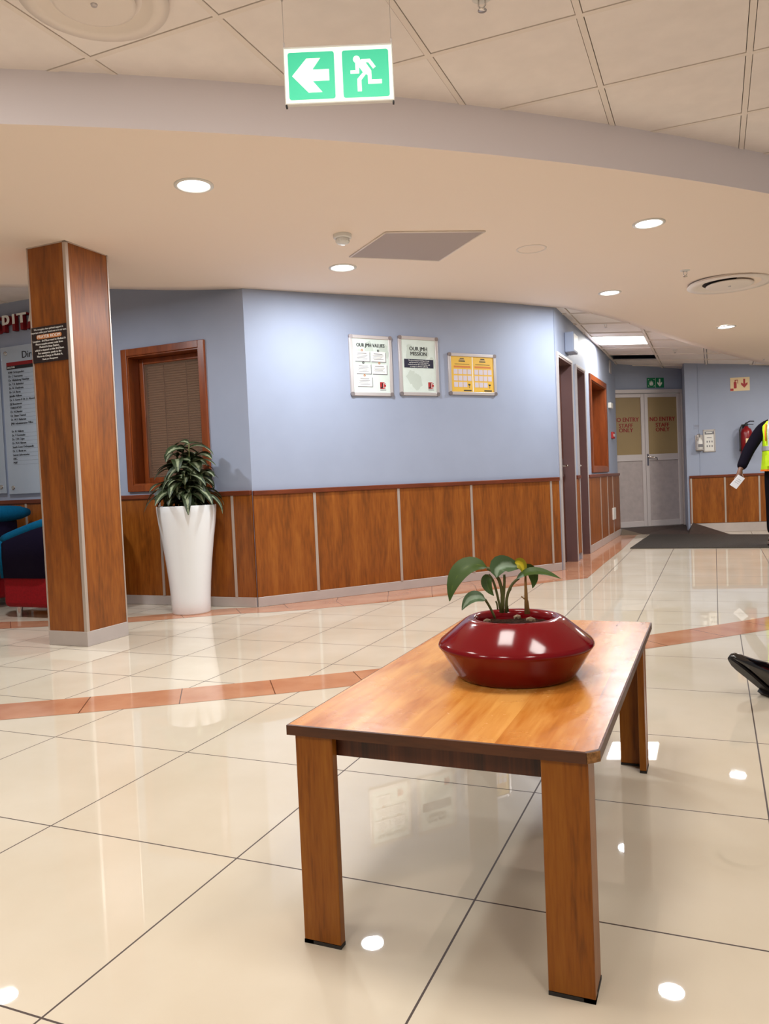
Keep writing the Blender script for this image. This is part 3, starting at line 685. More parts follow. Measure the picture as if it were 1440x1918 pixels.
# ------------------------------------------------------------------ ramp and mat
ra = [fl(1163, 989, 0), fl(1200, 1001, 0), fl(1218, 1001.5, 0), fl(1367, 999.5, 0)]
t = thing('door_ramp', 'dark rubber ramp with sloping sides leading up to the double door', 'ramp', (DOORW.pt(u_c, 0, .4)))
O = t.location
def rel(p): return (p.x-O.x, p.y-O.y, p.z)
A0 = DOORW.pt(DOORW.px(1164, 988, .065)[0], 0, .065); A1 = DOORW.pt(u_r-.02, 0, .065)
B0 = fl(1205, 1001); B1 = fl(1300, 1000.5); B2 = fl(1367, 1000.5); L0 = fl(1163, 1003); rp = RIGHT.px(1298, 979, .03); R1 = RIGHT.pt(rp[0], rp[1], .03)
top0, top1 = Vector((A0.x, A0.y, sill)), Vector((A1.x, A1.y, sill))
b = MB(); b.poly([rel(B0), rel(fl(1290, 1001)), rel(top1), rel(top0)]); b.build('ramp_top', 'ramp', t, normals=False)
b = MB(); b.poly([rel(fl(1290, 1001)), rel(B2), rel(R1)]); b.poly([rel(fl(1290, 1001)), rel(R1), rel(top1)]); b.build('side_slope', 'ramp', t, normals=False)
b = MB(); b.poly([rel(L0), rel(B0), rel(top0)]); b.build('checker_plate', 'checker', t, normals=False)
mp = [fl(1180, 1028), fl(1520, 1026), fl(1520, 1002), fl(1218, 1002)]
cc = Vector((mp[0].x, mp[0].y, 0))
t = thing('entrance_mat', 'dark ribbed rubber mat on the floor before the ramp', 'mat', cc)
b = MB(); P4 = [(p.x-cc.x, p.y-cc.y) for p in mp]; b.prism(P4, .001, .008, 'z'); b.build('mat_base', 'mat', t)
b = MB(); nx = 110
for k in range(nx):
    f0, f1 = k/nx, (k+.55)/nx
    lerp = lambda p, q, f: (p[0]+(q[0]-p[0])*f, p[1]+(q[1]-p[1])*f)
    b.prism([lerp(P4[0], P4[1], f0), lerp(P4[0], P4[1], f1), lerp(P4[3], P4[2], f1), lerp(P4[3], P4[2], f0)], .008, .011, 'z')
b.build('ribs', 'rubber', t)

# ------------------------------------------------------------------ framed posters on the blue wall
def snap_frame(fr, name, label, q, fw=.028, group='snap framed posters on the blue wall', cap=True):
    (u0, u1, z0, z1) = q; t = thing(name, label, 'framed poster', fr.pt((u0+u1)/2, z0), fr.rz, group); w_, h_ = u1-u0, z1-z0
    a = MB(); a.prism(rrect(-w_/2, w_/2, 0, h_, .022), -.008, 0); a.build('backing', 'alu', t)
    a = MB(); r = .02
    for bx in ((-w_/2+r, w_/2-r, 0, fw), (-w_/2+r, w_/2-r, h_-fw, h_), (-w_/2, -w_/2+fw, r, h_-r), (w_/2-fw, w_/2, r, h_-r)): a.box(bx[0], bx[1], -.018, -.006, bx[2], bx[3], .004, 2)
    a.build('frame', 'alu', t)
    if cap:
        for sx_ in (-1, 1):
            for zz in (0, 1):
                a = MB(); cx, cz = sx_*(w_/2-.014), (.014 if zz == 0 else h_-.014)
                a.prism(rrect(cx-.016, cx+.016, cz-.016, cz+.016, .012), -.02, -.004); a.build('corner_cap', 'capmetal', t)
    return t, w_, h_
mq = lambda a, b_, c_, d_: (( MAIN.px(*a)[0]+MAIN.px(*d_)[0])/2, (MAIN.px(*b_)[0]+MAIN.px(*c_)[0])/2, (MAIN.px(*c_)[1]+MAIN.px(*d_)[1])/2, (MAIN.px(*a)[1]+MAIN.px(*b_)[1])/2)
def sheet(t, w_, h_, m, fw=.026): a = MB(); a.box(-w_/2+fw, w_/2-fw, -.0105, -.008, fw, h_-fw); a.build('printed_sheet', m, t)
def logo(t, x, z, s_):
    a = MB(); a.box(x, x+s_, -.012, -.0108, z, z+s_); a.build('logo_square', 'signred', t)
    q = lambda u, v: (x+s_*u, z+s_*v)
    a = MB(); a.prism([q(*p) for p in ((.32, .85), (.46, .85), (.46, .22), (.38, .1), (.06, .1), (.04, .2), (.10, .3), (.2, .22), (.32, .26))], -.0126, -.0118); a.build('logo_letter', 'black', t)
    a = MB(); a.box(x+s_*.76, x+s_, -.0124, -.0118, z+s_*.68, z+s_); a.box(x+s_*.76, x+s_, -.0124, -.0118, z, z+s_*.3); a.box(x+s_*.56, x+s_*.62, -.0124, -.0118, z+s_*.1, z+s_*.9); a.build('logo_gap', 'whiteink', t)
    for zz in (.84, .14): a = MB(); a.box(x+s_*.84, x+s_*.96, -.0128, -.0122, z+s_*zz-.003, z+s_*zz+.004); a.build('logo_dot', 'black', t)
    a = MB(); a.box(x, x+s_, -.0115, -.0108, z-.011, z-.006); a.build('logo_caption', 'greyink', t)
def blots(t, w_, h_, seed, n=9):
    rnd = random.Random(seed); a = MB()
    for k in range(n):
        cx, cz, r = rnd.uniform(-w_*.36, w_*.36), rnd.uniform(.06, h_-.08), rnd.uniform(.02, .05); pts = []
        for i in range(14):
            an = 2*PI*i/14; rr = r*rnd.uniform(.75, 1.15); pts.append((max(-w_/2+.03, min(w_/2-.03, cx+rr*math.cos(an))), max(.03, min(h_-.03, cz+rr*1.2*math.sin(an)))))
        a.poly([(x, -.0108-.00002*k, z) for x, z in pts])
    a.build('background_print', 'petal', t)
t, w_, h_ = snap_frame(MAIN, 'framed_poster', 'portrait silver framed poster headed OUR JMH VALUES with five small cards', mq((652, 628), (731, 630), (735, 742), (656, 742)))
sheet(t, w_, h_, 'sheet'); blots(t, w_, h_, 3)
a = MB(); text_bm(a, 'OUR JMH VALUES', .040, 0, h_*.835, -.0116, .0004, .0009, sx=.82); a.build('heading', 'black', t)
for k, (cx, cz) in enumerate(((-.21, .655), (.17, .655), (-.19, .45), (.19, .45), (-.17, .24))):
    cw, chh = w_*.175, .040
    a = MB(); a.box(w_*cx-cw+.006, w_*cx+cw+.006, -.0116, -.0106, h_*cz-chh-.006, h_*cz+chh-.008); a.build('card_border', 'greyink', t)
    a = MB(); a.box(w_*cx-cw, w_*cx+cw, -.0130, -.0114, h_*cz-chh, h_*cz+chh, .0006); a.build('value_card', 'whiteink', t)
    a = MB(); a.box(w_*cx-cw*.6, w_*cx+cw*.6, -.0136, -.0129, h_*cz+.019, h_*cz+.024)
    for i in range(4): a.box(w_*cx-cw*(.75-.1*(i % 2)), w_*cx+cw*(.72-.14*(i % 3)), -.0136, -.0129, h_*cz+.006-i*.010, h_*cz+.009-i*.010)
    a.build('card_text', 'greyink', t)
    a = MB(); a.lathe([(.005, 0), (.0095, .0), (.0095, .001), (.005, .001)], 16, M=Matrix.Translation((w_*cx, -.0132, h_*cz+.047)) @ Matrix.Rotation(PI/2, 4, 'X')); a.build('card_icon', 'orangeink' if k in (0, 3, 4) else 'black', t)
logo(t, w_*.19, h_*.12, .055)
t, w_, h_ = snap_frame(MAIN, 'framed_poster', 'portrait silver framed poster headed OUR JMH MISSION with one dark text block', mq((744, 630), (817, 632), (822, 741), (748, 742)))
sheet(t, w_, h_, 'sheet'); blots(t, w_, h_, 5, 14)
a = MB(); text_bm(a, 'OUR JMH', .045, 0, h_*.79, -.0116, .0004, .0009, sx=.95); text_bm(a, 'MISSION', .045, 0, h_*.705, -.0116, .0004, .0009, sx=.95); a.build('heading', 'black', t)
a = MB(); a.box(-w_*.37, w_*.37, -.0125, -.0112, h_*.47, h_*.615); a.build('text_block', 'navyink', t)
a = MB()
for i, s_ in enumerate(('The Joint Medical Holdings Group', 'was formed to provide superior', 'medical care to the community, and', 'in doing so, alleviate suffering.')): text_bm(a, s_, .0148, 0, h_*(.592-.033*i), -.0128, .0002, .0001)
a.build('mission_text', 'whiteink', t)
logo(t, w_*.22, h_*.12, .055)
t, w_, h_ = snap_frame(MAIN, 'framed_poster', 'landscape silver framed yellow notice with two pages of small boxes', mq((837, 662), (926, 664), (929, 740), (840, 741)))
sheet(t, w_, h_, 'yellow')
for s_ in (-1, 1):
    cx = s_*w_*.215; pg = w_*.19
    a = MB()
    for r_ in range(3):
        for c_ in range(4 if r_ < 2 else 3):
            x = cx-pg+.006+c_*pg*.5; z = h_*.50-r_*h_*.155; a.box(x, x+pg*.42, -.0118, -.0104, z, z+h_*.12)
    a.build('notice_boxes', 'lilac', t)
    a = MB(); a.box(cx-pg*.9, cx+pg*.9, -.0112, -.0104, h_*.655, h_*.70); a.build('orange_bar', 'orangeink', t)
    a = MB(); a.box(cx-pg*.22, cx+pg*.22, -.0112, -.0104, h_*.865, h_*.885); a.build('heading_bar', 'black', t); a = MB(); a.box(cx-pg*.36, cx+pg*.34, -.0112, -.0104, h_*.80, h_*.822); a.build('heading_bar', 'black', t); a = MB(); a.box(cx-pg*.3, cx+pg*.28, -.0112, -.0104, h_*.835, h_*.85); a.build('heading_bar', 'greyink', t); a = MB(); a.box(cx-pg*.8, cx+pg*.8, -.0112, -.0104, h_*.735, h_*.745); a.build('rule_line', 'black', t)
    a = MB(); tx, tz = cx+pg*.72, h_*.21; a.prism([(tx-.002, tz-.014), (tx+.003, tz-.014), (tx+.002, tz+.006), (tx+.014, tz+.012), (tx+.008, tz+.022), (tx-.004, tz+.020), (tx-.013, tz+.022), (tx-.009, tz+.010), (tx-.002, tz+.006)], -.0112, -.0104); a.build('tree_mark', 'black', t); a = MB(); a.box(cx+pg*.1, cx+pg*.95, -.0112, -.0104, h_*.095, h_*.125); a.build('footer_bar', 'black', t)
a = MB(); a.box(-.004, .004, -.0114, -.0104, .03, h_-.03); a.build('page_gap', 'whiteink', t)

# ------------------------------------------------------------------ hospital lettering and directory boards on left wall
lz = LEFT.px(13, 611)[1]
t = thing('hospital_letters', 'raised red HOSPITAL wall letters with glare painted white on their upper fronts, above the directory boards', 'wall lettering', LEFT.pt(LEFT.px(29, 611)[0], lz), LEFT.rz)
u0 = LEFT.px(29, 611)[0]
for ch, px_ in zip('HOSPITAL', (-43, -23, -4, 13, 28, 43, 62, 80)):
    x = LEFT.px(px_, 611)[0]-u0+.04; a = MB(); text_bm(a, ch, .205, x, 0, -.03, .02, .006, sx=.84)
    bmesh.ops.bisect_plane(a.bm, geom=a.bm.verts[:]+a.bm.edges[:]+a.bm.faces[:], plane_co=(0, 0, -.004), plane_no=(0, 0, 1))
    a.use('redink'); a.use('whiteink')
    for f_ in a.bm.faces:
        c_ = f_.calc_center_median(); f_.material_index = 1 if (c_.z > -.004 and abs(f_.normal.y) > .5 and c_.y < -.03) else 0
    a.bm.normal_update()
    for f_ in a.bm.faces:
        c_ = f_.calc_center_median(); f_.material_index = 1 if (c_.z > -.004 and c_.y < -.045) else 0  # upper fronts of the red letters coloured white to stand in for glare
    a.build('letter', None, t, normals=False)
ROWS = ['KMR Orthopaedics', 'Dr. C Veerasamy', 'Dr. Hlubishong Valashiya', 'Dr. T.B. Buthelezi', 'Dr. N. Chuthram', 'Dr. I.A. Bacus', 'Jabulile Ndlovu', 'Dr. S. Goven & Dr. A. Ahmed', 'JSJ Biosciences', 'THRESHOLD', 'Dr. N Dlamini', 'Dr. Shaun Timmol', 'Dr. W.F. Rahaman', 'JMH Administration Office', '', 'Dr. N. Ndlovu', 'Dr. V Govender', 'Dr. Z.M. Cajee', 'Dr. M.A Hlatswa', 'South Coast Orthopaedic', 'Dr. C. Bhola inc.', 'Lancet Laboratories', 'URC', 'MHF']
def board(ul, ur, zb_, zt_, label, rows=True):
    t = thing('directory_board', label, 'sign board', LEFT.pt(ul, zb_), LEFT.rz, 'clear directory boards on the left wall'); w_, h_ = ur-ul, zt_-zb_
    a = MB(); a.box(0, w_, -.034, -.028, 0, h_, .001); a.build('acrylic_sheet', 'acrylic', t)
    for x in (.055, w_-.055):
        for z in (.055, h_-.055):
            a = MB(); a.lathe([(.018, 0), (.018, .04), (.015, .042), (0, .042)], 20, M=Matrix.Translation((x, 0, z)) @ Matrix.Rotation(PI/2, 4, 'X')); a.build('standoff', 'chrome', t)
    if rows:
        a = MB(); a.box(.06, w_-.06, -.0352, -.034, h_-.165, h_-.135); a.build('red_band', 'redink', t)
        a = MB(); a.box(.06, w_-.06, -.0352, -.034, h_-.195, h_-.165); a.build('black_band', 'black', t)
        a = MB(); text_bm(a, 'Directory', .085, w_/2+.10, h_-.085, -.0345, .0004, .001)
        for i, r_ in enumerate(ROWS):
            z = h_-.222-i*.0335
            if r_: text_bm(a, r_, .026, .075, z, -.0345, .0004, .0008, 'LEFT', sx=.9); a.box(.075, w_-.08, -.0346, -.034, z-.0165, z-.0155)
        a.build('directory_text', 'black', t)
        a = MB(); text_bm(a, 'DOCTOR', .02, .07, h_-.18, -.0358, .0003, .0005, 'LEFT'); a.build('band_text', 'whiteink', t)
bl = LEFT.px(9, 780, .03)[0]; bt = LEFT.px(14, 650, .03)[1]; bb = LEFT.px(33, 925, .03)[1]
board(bl, bl+.62, bb, bt, 'clear acrylic directory board with name rows, partly behind the wood pillar')
board(bl-.65, bl-.03, bb+.01, bt+.0, 'clear acrylic board cut by the left edge of the view', True)

# ------------------------------------------------------------------ corridor small fittings
def cbox(name, label, cat, qa, qb, d, m, b_=.004, fr=CORR):
    (u0, z1), (u1, z0) = fr.px(*qa), fr.px(*qb); u0, u1 = min(u0, u1), max(u0, u1)
    t = thing(name, label, cat, fr.pt((u0+u1)/2, z0), fr.rz); a = MB(); w_ = u1-u0; a.box(-w_/2, w_/2, -d, 0, 0, z1-z0, b_, 2); a.build('casing', m, t); return t, w_, z1-z0
t, w_, h_ = cbox('wall_speaker', 'pale box mounted high on the wall above the first steel doorway', 'wall box', (1056, 622), (1066, 666), .09, 'wall', .01)
a = MB(); a.box(-w_/2+.02, w_/2-.02, -.094, -.088, .02, h_-.02); a.build('front_grille', 'white', t)
t, w_, h_ = cbox('switch_box', 'small white box on the corridor wall right of the wood window', 'switch', (1138.5, 754), (1142.5, 766), .04, 'white')
t, w_, h_ = cbox('call_point', 'small red fire call point on the corridor wall', 'alarm', (1144, 809), (1147.5, 822), .03, 'signred')
a = MB(); a.box(-w_/2+.02, w_/2-.02, -.033, -.029, h_*.3, h_*.7); a.build('press_plate', 'white', t)
t, w_, h_ = cbox('wall_socket', 'white wall socket low on the corridor panelling', 'socket', (1144, 952), (1149, 972), .035, 'white')
t, w_, h_ = cbox('corridor_sign', 'narrow framed sign high on the corridor wall near the double door', 'sign', (1139.5, 674), (1143.5, 701), .012, 'alu')
# ------------------------------------------------------------------ signs over door / right wall
def sign_plate(fr, name, label, q, m, off=0.0):
    (u0, z1), (u1, z0) = fr.px(*q[0], off), fr.px(*q[1], off); t = thing(name, label, 'safety sign', fr.pt((u0+u1)/2, z0, off), fr.rz); w_, h_ = u1-u0, z1-z0
    a = MB(); a.box(-w_/2, w_/2, -.005, 0, 0, h_); a.build('sign_plate', m, t); return t, w_, h_
def down_arrow(t, cx, cz, s_, m):
    a = MB(); a.prism([(cx-.1*s_, cz+.5*s_), (cx+.1*s_, cz+.5*s_), (cx+.1*s_, cz-.05*s_), (cx+.34*s_, cz+.12*s_), (cx+.34*s_, cz-.12*s_), (cx, cz-.5*s_), (cx-.34*s_, cz-.12*s_), (cx-.34*s_, cz+.12*s_), (cx-.1*s_, cz-.05*s_)], -.0065, -.0045); a.build('down_arrow', m, t)
t, w_, h_ = sign_plate(DOORW, 'assembly_point_sign', 'green sign with people and white down arrow above the double door', ((1211, 708), (1243, 726)), 'green', .003)
down_arrow(t, w_*.25, h_*.5, h_*.8, 'whiteink')
a = MB(); cx = -w_*.25
for dx, dz, k in ((0, .58, 1.1), (-.16, .5, .9), (.16, .5, .9), (-.07, .42, .9), (.08, .42, .9)):
    a.lathe([(0, 0), (.055*h_*k, 0)], 12, M=Matrix.Translation((cx+dx*h_, -.0055, h_*dz+.08*h_)) @ Matrix.Rotation(PI/2, 4, 'X')); a.box(cx+dx*h_-.06*h_*k, cx+dx*h_+.06*h_*k, -.0058, -.005, h_*(dz-.2), h_*dz)
for dx in (-1, 1):
    for dz in (-1, 1):
        s_ = .11*h_; x = cx+dx*.36*h_; z = h_*.5+dz*.36*h_; a.prism([(x, z), (x-dx*s_, z), (x, z-dz*s_)], -.006, -.005)
a.build('people_symbol', 'whiteink', t)
a = MB(); a.box(-.002, .002, -.0056, -.005, 0, h_); a.build('divider', 'whiteink', t)
t, w_, h_ = sign_plate(RIGHT, 'extinguisher_sign', 'cream sign with red fire extinguisher and down arrow on the right wall', ((1367, 708), (1404, 731)), 'cream')
down_arrow(t, w_*.22, h_*.54, h_*.66, 'signred')
a = MB(); cx = -w_*.25
a.prism(rrect(cx-.1*h_, cx+.1*h_, .2*h_, .68*h_, .05*h_), -.0065, -.0045); a.box(cx-.03*h_, cx+.03*h_, -.0065, -.0045, .66*h_, .82*h_); a.box(cx-.03*h_, cx+.2*h_, -.0065, -.0045, .78*h_, .83*h_); a.box(cx+.16*h_, cx+.2*h_, -.0065, -.0045, .55*h_, .8*h_); a.box(cx-.34*h_, cx-.12*h_, -.0065, -.0045, .03*h_, .2*h_)
a.build('extinguisher_symbol', 'signred', t)
t, w_, h_ = sign_plate(RIGHT, 'hygiene_notice', 'small framed hygiene notice with dark heading on the right wall', ((1316, 805), (1340, 846)), 'white')
t['category'] = 'notice'
a = MB()
for q in ((-w_/2, w_/2, 0, .018), (-w_/2, w_/2, h_-.018, h_), (-w_/2, -w_/2+.018, 0, h_), (w_/2-.018, w_/2, 0, h_)): a.box(q[0], q[1], -.014, -.002, q[2], q[3], .003)
a.build('frame', 'alu', t)
a = MB(); a.box(-w_*.36, w_*.4, -.0065, -.0045, h_*.78, h_*.91); a.build('heading_bar', 'greyink', t)
a = MB()
for i in range(3):
    for j in range(2): g = MB(); g.box(-w_*.22+i*w_*.2, -w_*.22+i*w_*.2+w_*.09, -.0062, -.0045, h_*(.42-.2*j), h_*(.5-.2*j)); g.build('picture_box', 'greyink', t)
a.box(-w_*.2, w_*.2, -.0062, -.0045, h_*.62, h_*.65); a.build('subheading_bar', 'greyink', t)
a = MB(); a.box(-w_*.25, w_*.25, -.0072, -.0063, h_*.84, h_*.87); a.build('heading_text', 'whiteink', t)
(u_, z_) = RIGHT.px(1309, 835)
t = thing('sanitiser_dispenser', 'white sanitiser bottle in a wall bracket beside the hygiene notice', 'dispenser', RIGHT.pt(u_, z_-.05), RIGHT.rz)
a = MB(); a.lathe([(0, 0), (.036, 0), (.04, .01), (.04, .10), (.03, .13), (.014, .14), (.014, .16), (0, .16)], 24, c=(0, -.055, 0)); a.build('bottle', 'white', t)
a = MB(); a.box(-.05, .05, -.012, 0, -.02, .2, .003); a.box(-.048, .048, -.1, 0, -.012, -.002); a.build('bracket', 'alu', t)
a = MB(); a.tube([(0, -.055, .16), (0, -.055, .21), (-.035, -.09, .2), (-.05, -.11, .13)], .008, 8); a.build('pump_lever', 'chrome', t)
a = MB(); a.box(-.03, .03, -.0985, -.094, .03, .07); a.build('bottle_label', 'greyink', t)
t, w_, h_ = sign_plate(RIGHT, 'small_notice', 'tiny grey text label above the sanitiser bottle', ((1299, 795), (1311, 804)), 'wall')
t['category'] = 'notice'
for i in range(3): a = MB(); a.box(-w_*.42, w_*.42, -.0058, -.0049, h_*(.75-.25*i), h_*(.83-.25*i)); a.build('text_line', 'greyink', t)
b = MB(); uj = RIGHT.px(1308, 760)[0]; b.box(uj-.004, uj+.004, -.006, 0, rtop, 2.6); struct(b.build('trim_9', 'wall', loc=RIGHT.o, rz=RIGHT.rz))
(u_, z_) = RIGHT.px(1395, 852); 
t = thing('fire_extinguisher', 'red fire extinguisher hung on the right wall behind the vested person', 'fire extinguisher', RIGHT.pt(u_, z_, .10), RIGHT.rz)
a = MB(); a.lathe([(0, 0), (.07, 0), (.078, .012), (.078, .30), (.062, .35), (.03, .37), (.026, .39), (0, .39)], 28); a.build('cylinder_body', 'extred', t)
a = MB(); a.box(-.018, .018, -.02, .02, .39, .43, .004); a.tube([(-.01, 0, .43), (.04, -.03, .455), (.09, -.05, .45)], .008, 6); a.tube([(-.01, 0, .415), (.08, -.05, .41)], .006, 6); a.build('valve_handle', 'black', t)
a = MB(); a.tube([(-.015, 0, .41), (-.06, -.02, .41), (-.09, -.02, .34), (-.088, -.02, .1), (-.085, -.02, .05)], [.009, .009, .009, .009, .016], 8); a.build('hose', 'rubber', t)
a = MB(); a.box(-.03, .03, -.082, -.07, .13, .22, .004); a.build('label_band', 'cream', t)
a = MB(); a.box(-.03, .03, .07, .085, .2, .42); a.build('wall_bracket', 'black', t)

# ------------------------------------------------------------------ tall white planter
PC = Vector((-3.575, 4.715, 0)); prof = [(0, .004), (.136, .0), (.14, .01), (.142, .1), (.150, .22), (.166, .38), (.186, .54), (.204, .66), (.213, .74), (.215, .785), (.213, .79), (.206, .79), (.203, .78), (.200, .70), (0, .70)]
t = thing('tall_planter', 'tall tapered glossy white planter with a drooping variegated plant beside the window', 'planter', PC)
a = MB(); a.lathe(prof, 64); a.build('planter_pot', 'potwhite', t)
a = MB(); a.lathe([(0, .745), (.1, .75), (.2, .742)], 32); a.build('soil', 'soil', t)
rnd = random.Random(11)
for k in range(22):
    an = rnd.uniform(0, 2*PI); r = rnd.uniform(.02, .19); s_ = rnd.uniform(.008, .016); a = MB(); bmesh.ops.create_icosphere(a.bm, subdivisions=1, radius=s_, matrix=Matrix.Translation((r*math.cos(an), r*math.sin(an), .75))); a.build('pebble', 'stone', t)
st = MB(); lf = MB(); rnd = random.Random(21)
stems = []
for k in range(11):
    an = 2*PI*k/11+rnd.uniform(-.2, .2); r0 = .05*rnd.uniform(.2, 1); hh = (.50, .28, .42, .2, .47, .33, .44, .22, .40, .28, .37)[k]; lean = .02+.3*(.5-hh)
    p0 = Vector((r0*math.cos(an), r0*math.sin(an), .74)); p1 = p0+Vector((lean*.4*math.cos(an), lean*.4*math.sin(an), hh*.5)); p2 = p0+Vector((lean*math.cos(an), lean*math.sin(an), hh))
    st.tube([p0, p1, p2], [.008, .007, .005], 6); stems.append((p0, p1, p2))
egg = lambda v: max(.03, math.sin(PI*v**.8))**.75
def add_leaf(base, az, length, rise, turn, wid):
    # leaf leaves the stem at angle rise and bends down by turn over its length
    d = Vector((math.cos(az), math.sin(az), 0)); q = base.copy(); pts = [q.copy()]; n = 9
    for i in range(n):
        an = rise-turn*(i/(n-1))**.8; q = q+(d*math.cos(an)+Vector((0, 0, math.sin(an))))*(length/n)
        lim = 4.965-PC.y-.02
        if q.y > lim: q.y = lim
        pts.append(q.copy())
    nf = (d*math.sin(turn*.55-rise)+Vector((0, 0, math.cos(turn*.55-rise)))).normalized()
    tw = Vector((rnd.uniform(-.35, .35), rnd.uniform(-.55, .05), 0))
    lf.leaf(pts, wid, nf+tw, 4, .22, prof=egg)
for p0, p1, p2 in stems:
    n = 12
    for i in range(n):
        f = .2+.8*i/(n-1); base = p0.lerp(p1, f*2) if f < .5 else p1.lerp(p2, f*2-1)
        az = i*2.4+rnd.uniform(-.5, .5)+p0.x*40
        add_leaf(base, az, rnd.uniform(.17, .235), rnd.uniform(.35, .8), rnd.uniform(1.3, 2.0), rnd.uniform(.07, .095))
for k in range(15):
    an = 2*PI*k/15+rnd.uniform(-.2, .2); add_leaf(Vector((.07*math.cos(an), .07*math.sin(an), .83+rnd.uniform(0, .12))), an, rnd.uniform(.25, .31), rnd.uniform(.45, .8), rnd.uniform(1.5, 2.0), .07)
st.build('stems', 'stem', t); lf.build('foliage', 'leafvar', t, normals=False)

# ------------------------------------------------------------------ coffee table
TX0, TX1, TY0, TY1, TZ = -.781, -.188, 1.306, 2.507, .435
t = thing('coffee_table', 'low worn wooden coffee table with L shaped legs carrying a red bowl planter', 'table', ((TX0+TX1)/2, (TY0+TY1)/2, 0))
ox, oy = t.location.x, t.location.y
def tabletop_material():
    m, N, L, P = new_mat('table_planks')
    tc = N.new('ShaderNodeTexCoord'); s_ = N.new('ShaderNodeSeparateXYZ'); L.new(tc.outputs['Object'], s_.inputs[0])
    d = N.new('ShaderNodeMath'); d.operation = 'MULTIPLY_ADD'; d.inputs[1].default_value = 1/.135; d.inputs[2].default_value = 10.12; L.new(s_.outputs[0], d.inputs[0])
    fl_ = N.new('ShaderNodeMath'); fl_.operation = 'FLOOR'; L.new(d.outputs[0], fl_.inputs[0])
    wn = N.new('ShaderNodeTexWhiteNoise'); wn.noise_dimensions = '1D'; L.new(fl_.outputs[0], wn.inputs['W'])
    mp = N.new('ShaderNodeMapping'); mp.inputs['Scale'].default_value = (14, 2.6, 14); L.new(tc.outputs['Object'], mp.inputs[0])
    n = N.new('ShaderNodeTexNoise'); n.noise_dimensions = '4D'; n.inputs['Scale'].default_value = 1.6; n.inputs['Detail'].default_value = 7; n.inputs['Distortion'].default_value = .5; L.new(mp.outputs[0], n.inputs['Vector']); L.new(fl_.outputs[0], n.inputs['W'])
    ad = N.new('ShaderNodeMath'); ad.operation = 'MULTIPLY_ADD'; ad.inputs[1].default_value = .38; L.new(wn.outputs['Value'], ad.inputs[0]); L.new(n.outputs['Fac'], ad.inputs[2])
    r = N.new('ShaderNodeValToRGB'); e = r.color_ramp.elements; e[0].position = .38; e[0].color = lin(140, 76, 24); e[1].position = .92; e[1].color = lin(216, 154, 80); k = e.new(.62); k.color = lin(188, 116, 46)
    mp3 = N.new('ShaderNodeMapping'); mp3.inputs['Scale'].default_value = (90, 5, 90); L.new(tc.outputs['Object'], mp3.inputs[0])
    n3 = N.new('ShaderNodeTexNoise'); n3.inputs['Scale'].default_value = 1.5; n3.inputs['Detail'].default_value = 4; L.new(mp3.outputs[0], n3.inputs['Vector'])
    a3 = N.new('ShaderNodeMath'); a3.operation = 'MULTIPLY_ADD'; a3.inputs[1].default_value = .22; L.new(n3.outputs['Fac'], a3.inputs[0]); L.new(ad.outputs[0], a3.inputs[2])
    sb = N.new('ShaderNodeMath'); sb.operation = 'SUBTRACT'; sb.inputs[1].default_value = .1; L.new(a3.outputs[0], sb.inputs[0])
    L.new(sb.outputs[0], r.inputs[0]); L.new(r.outputs[0], P.inputs['Base Color'])
    n2 = N.new('ShaderNodeTexNoise'); n2.inputs['Scale'].default_value = 22; n2.inputs['Detail'].default_value = 5; L.new(tc.outputs['Object'], n2.inputs['Vector'])
    rr = N.new('ShaderNodeMapRange'); rr.inputs[3].default_value = .2; rr.inputs[4].default_value = .32; L.new(n2.outputs['Fac'], rr.inputs[0]); L.new(rr.outputs[0], P.inputs['Roughness']); P.inputs['Specular IOR Level'].default_value = .32
    bp = N.new('ShaderNodeBump'); bp.inputs['Strength'].default_value = .06; bp.inputs['Distance'].default_value = .01; L.new(n2.outputs['Fac'], bp.inputs['Height']); L.new(bp.outputs[0], P.inputs['Normal'])
    return m
MT['planks'] = tabletop_material()
ch = .02
out = [(TX0-ox, TY0-oy), (TX1-ox-ch, TY0-oy), (TX1-ox, TY0-oy+ch), (TX1-ox, TY1-oy-.006), (TX1-ox-.006, TY1-oy), (TX0-ox, TY1-oy)]
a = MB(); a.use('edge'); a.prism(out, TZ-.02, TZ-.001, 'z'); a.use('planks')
a.poly([(x*(1-.0035/abs(x)) if abs(x) > .01 else x, y*(1-.0035/abs(y)), TZ) for x, y in out])
tv = a.bm.faces[:][-1].verts[:]
a.use('edge')
lowv = [v for v in a.bm.verts if abs(v.co.z-(TZ-.001)) < 1e-6][:6]
for k in range(6): a.face([lowv[k], lowv[(k+1) % 6], tv[(k+1) % 6], tv[k]])
a.build('table_top', None, t)
a = MB(); cx, cy = TX1-ox, TY0-oy
a.prism([(cx-ch+.0012, cy-.0006), (cx-ch*.5+.0015, cy+ch*.45-.001), (cx+.0006, cy+ch-.0012), (cx-.003, cy+ch), (cx-ch, cy+.003)], TZ-.0192, TZ-.0015, 'z'); a.build('worn_corner', 'chip', t, 'chipped corner showing raw chipboard')
LH = TZ-.02
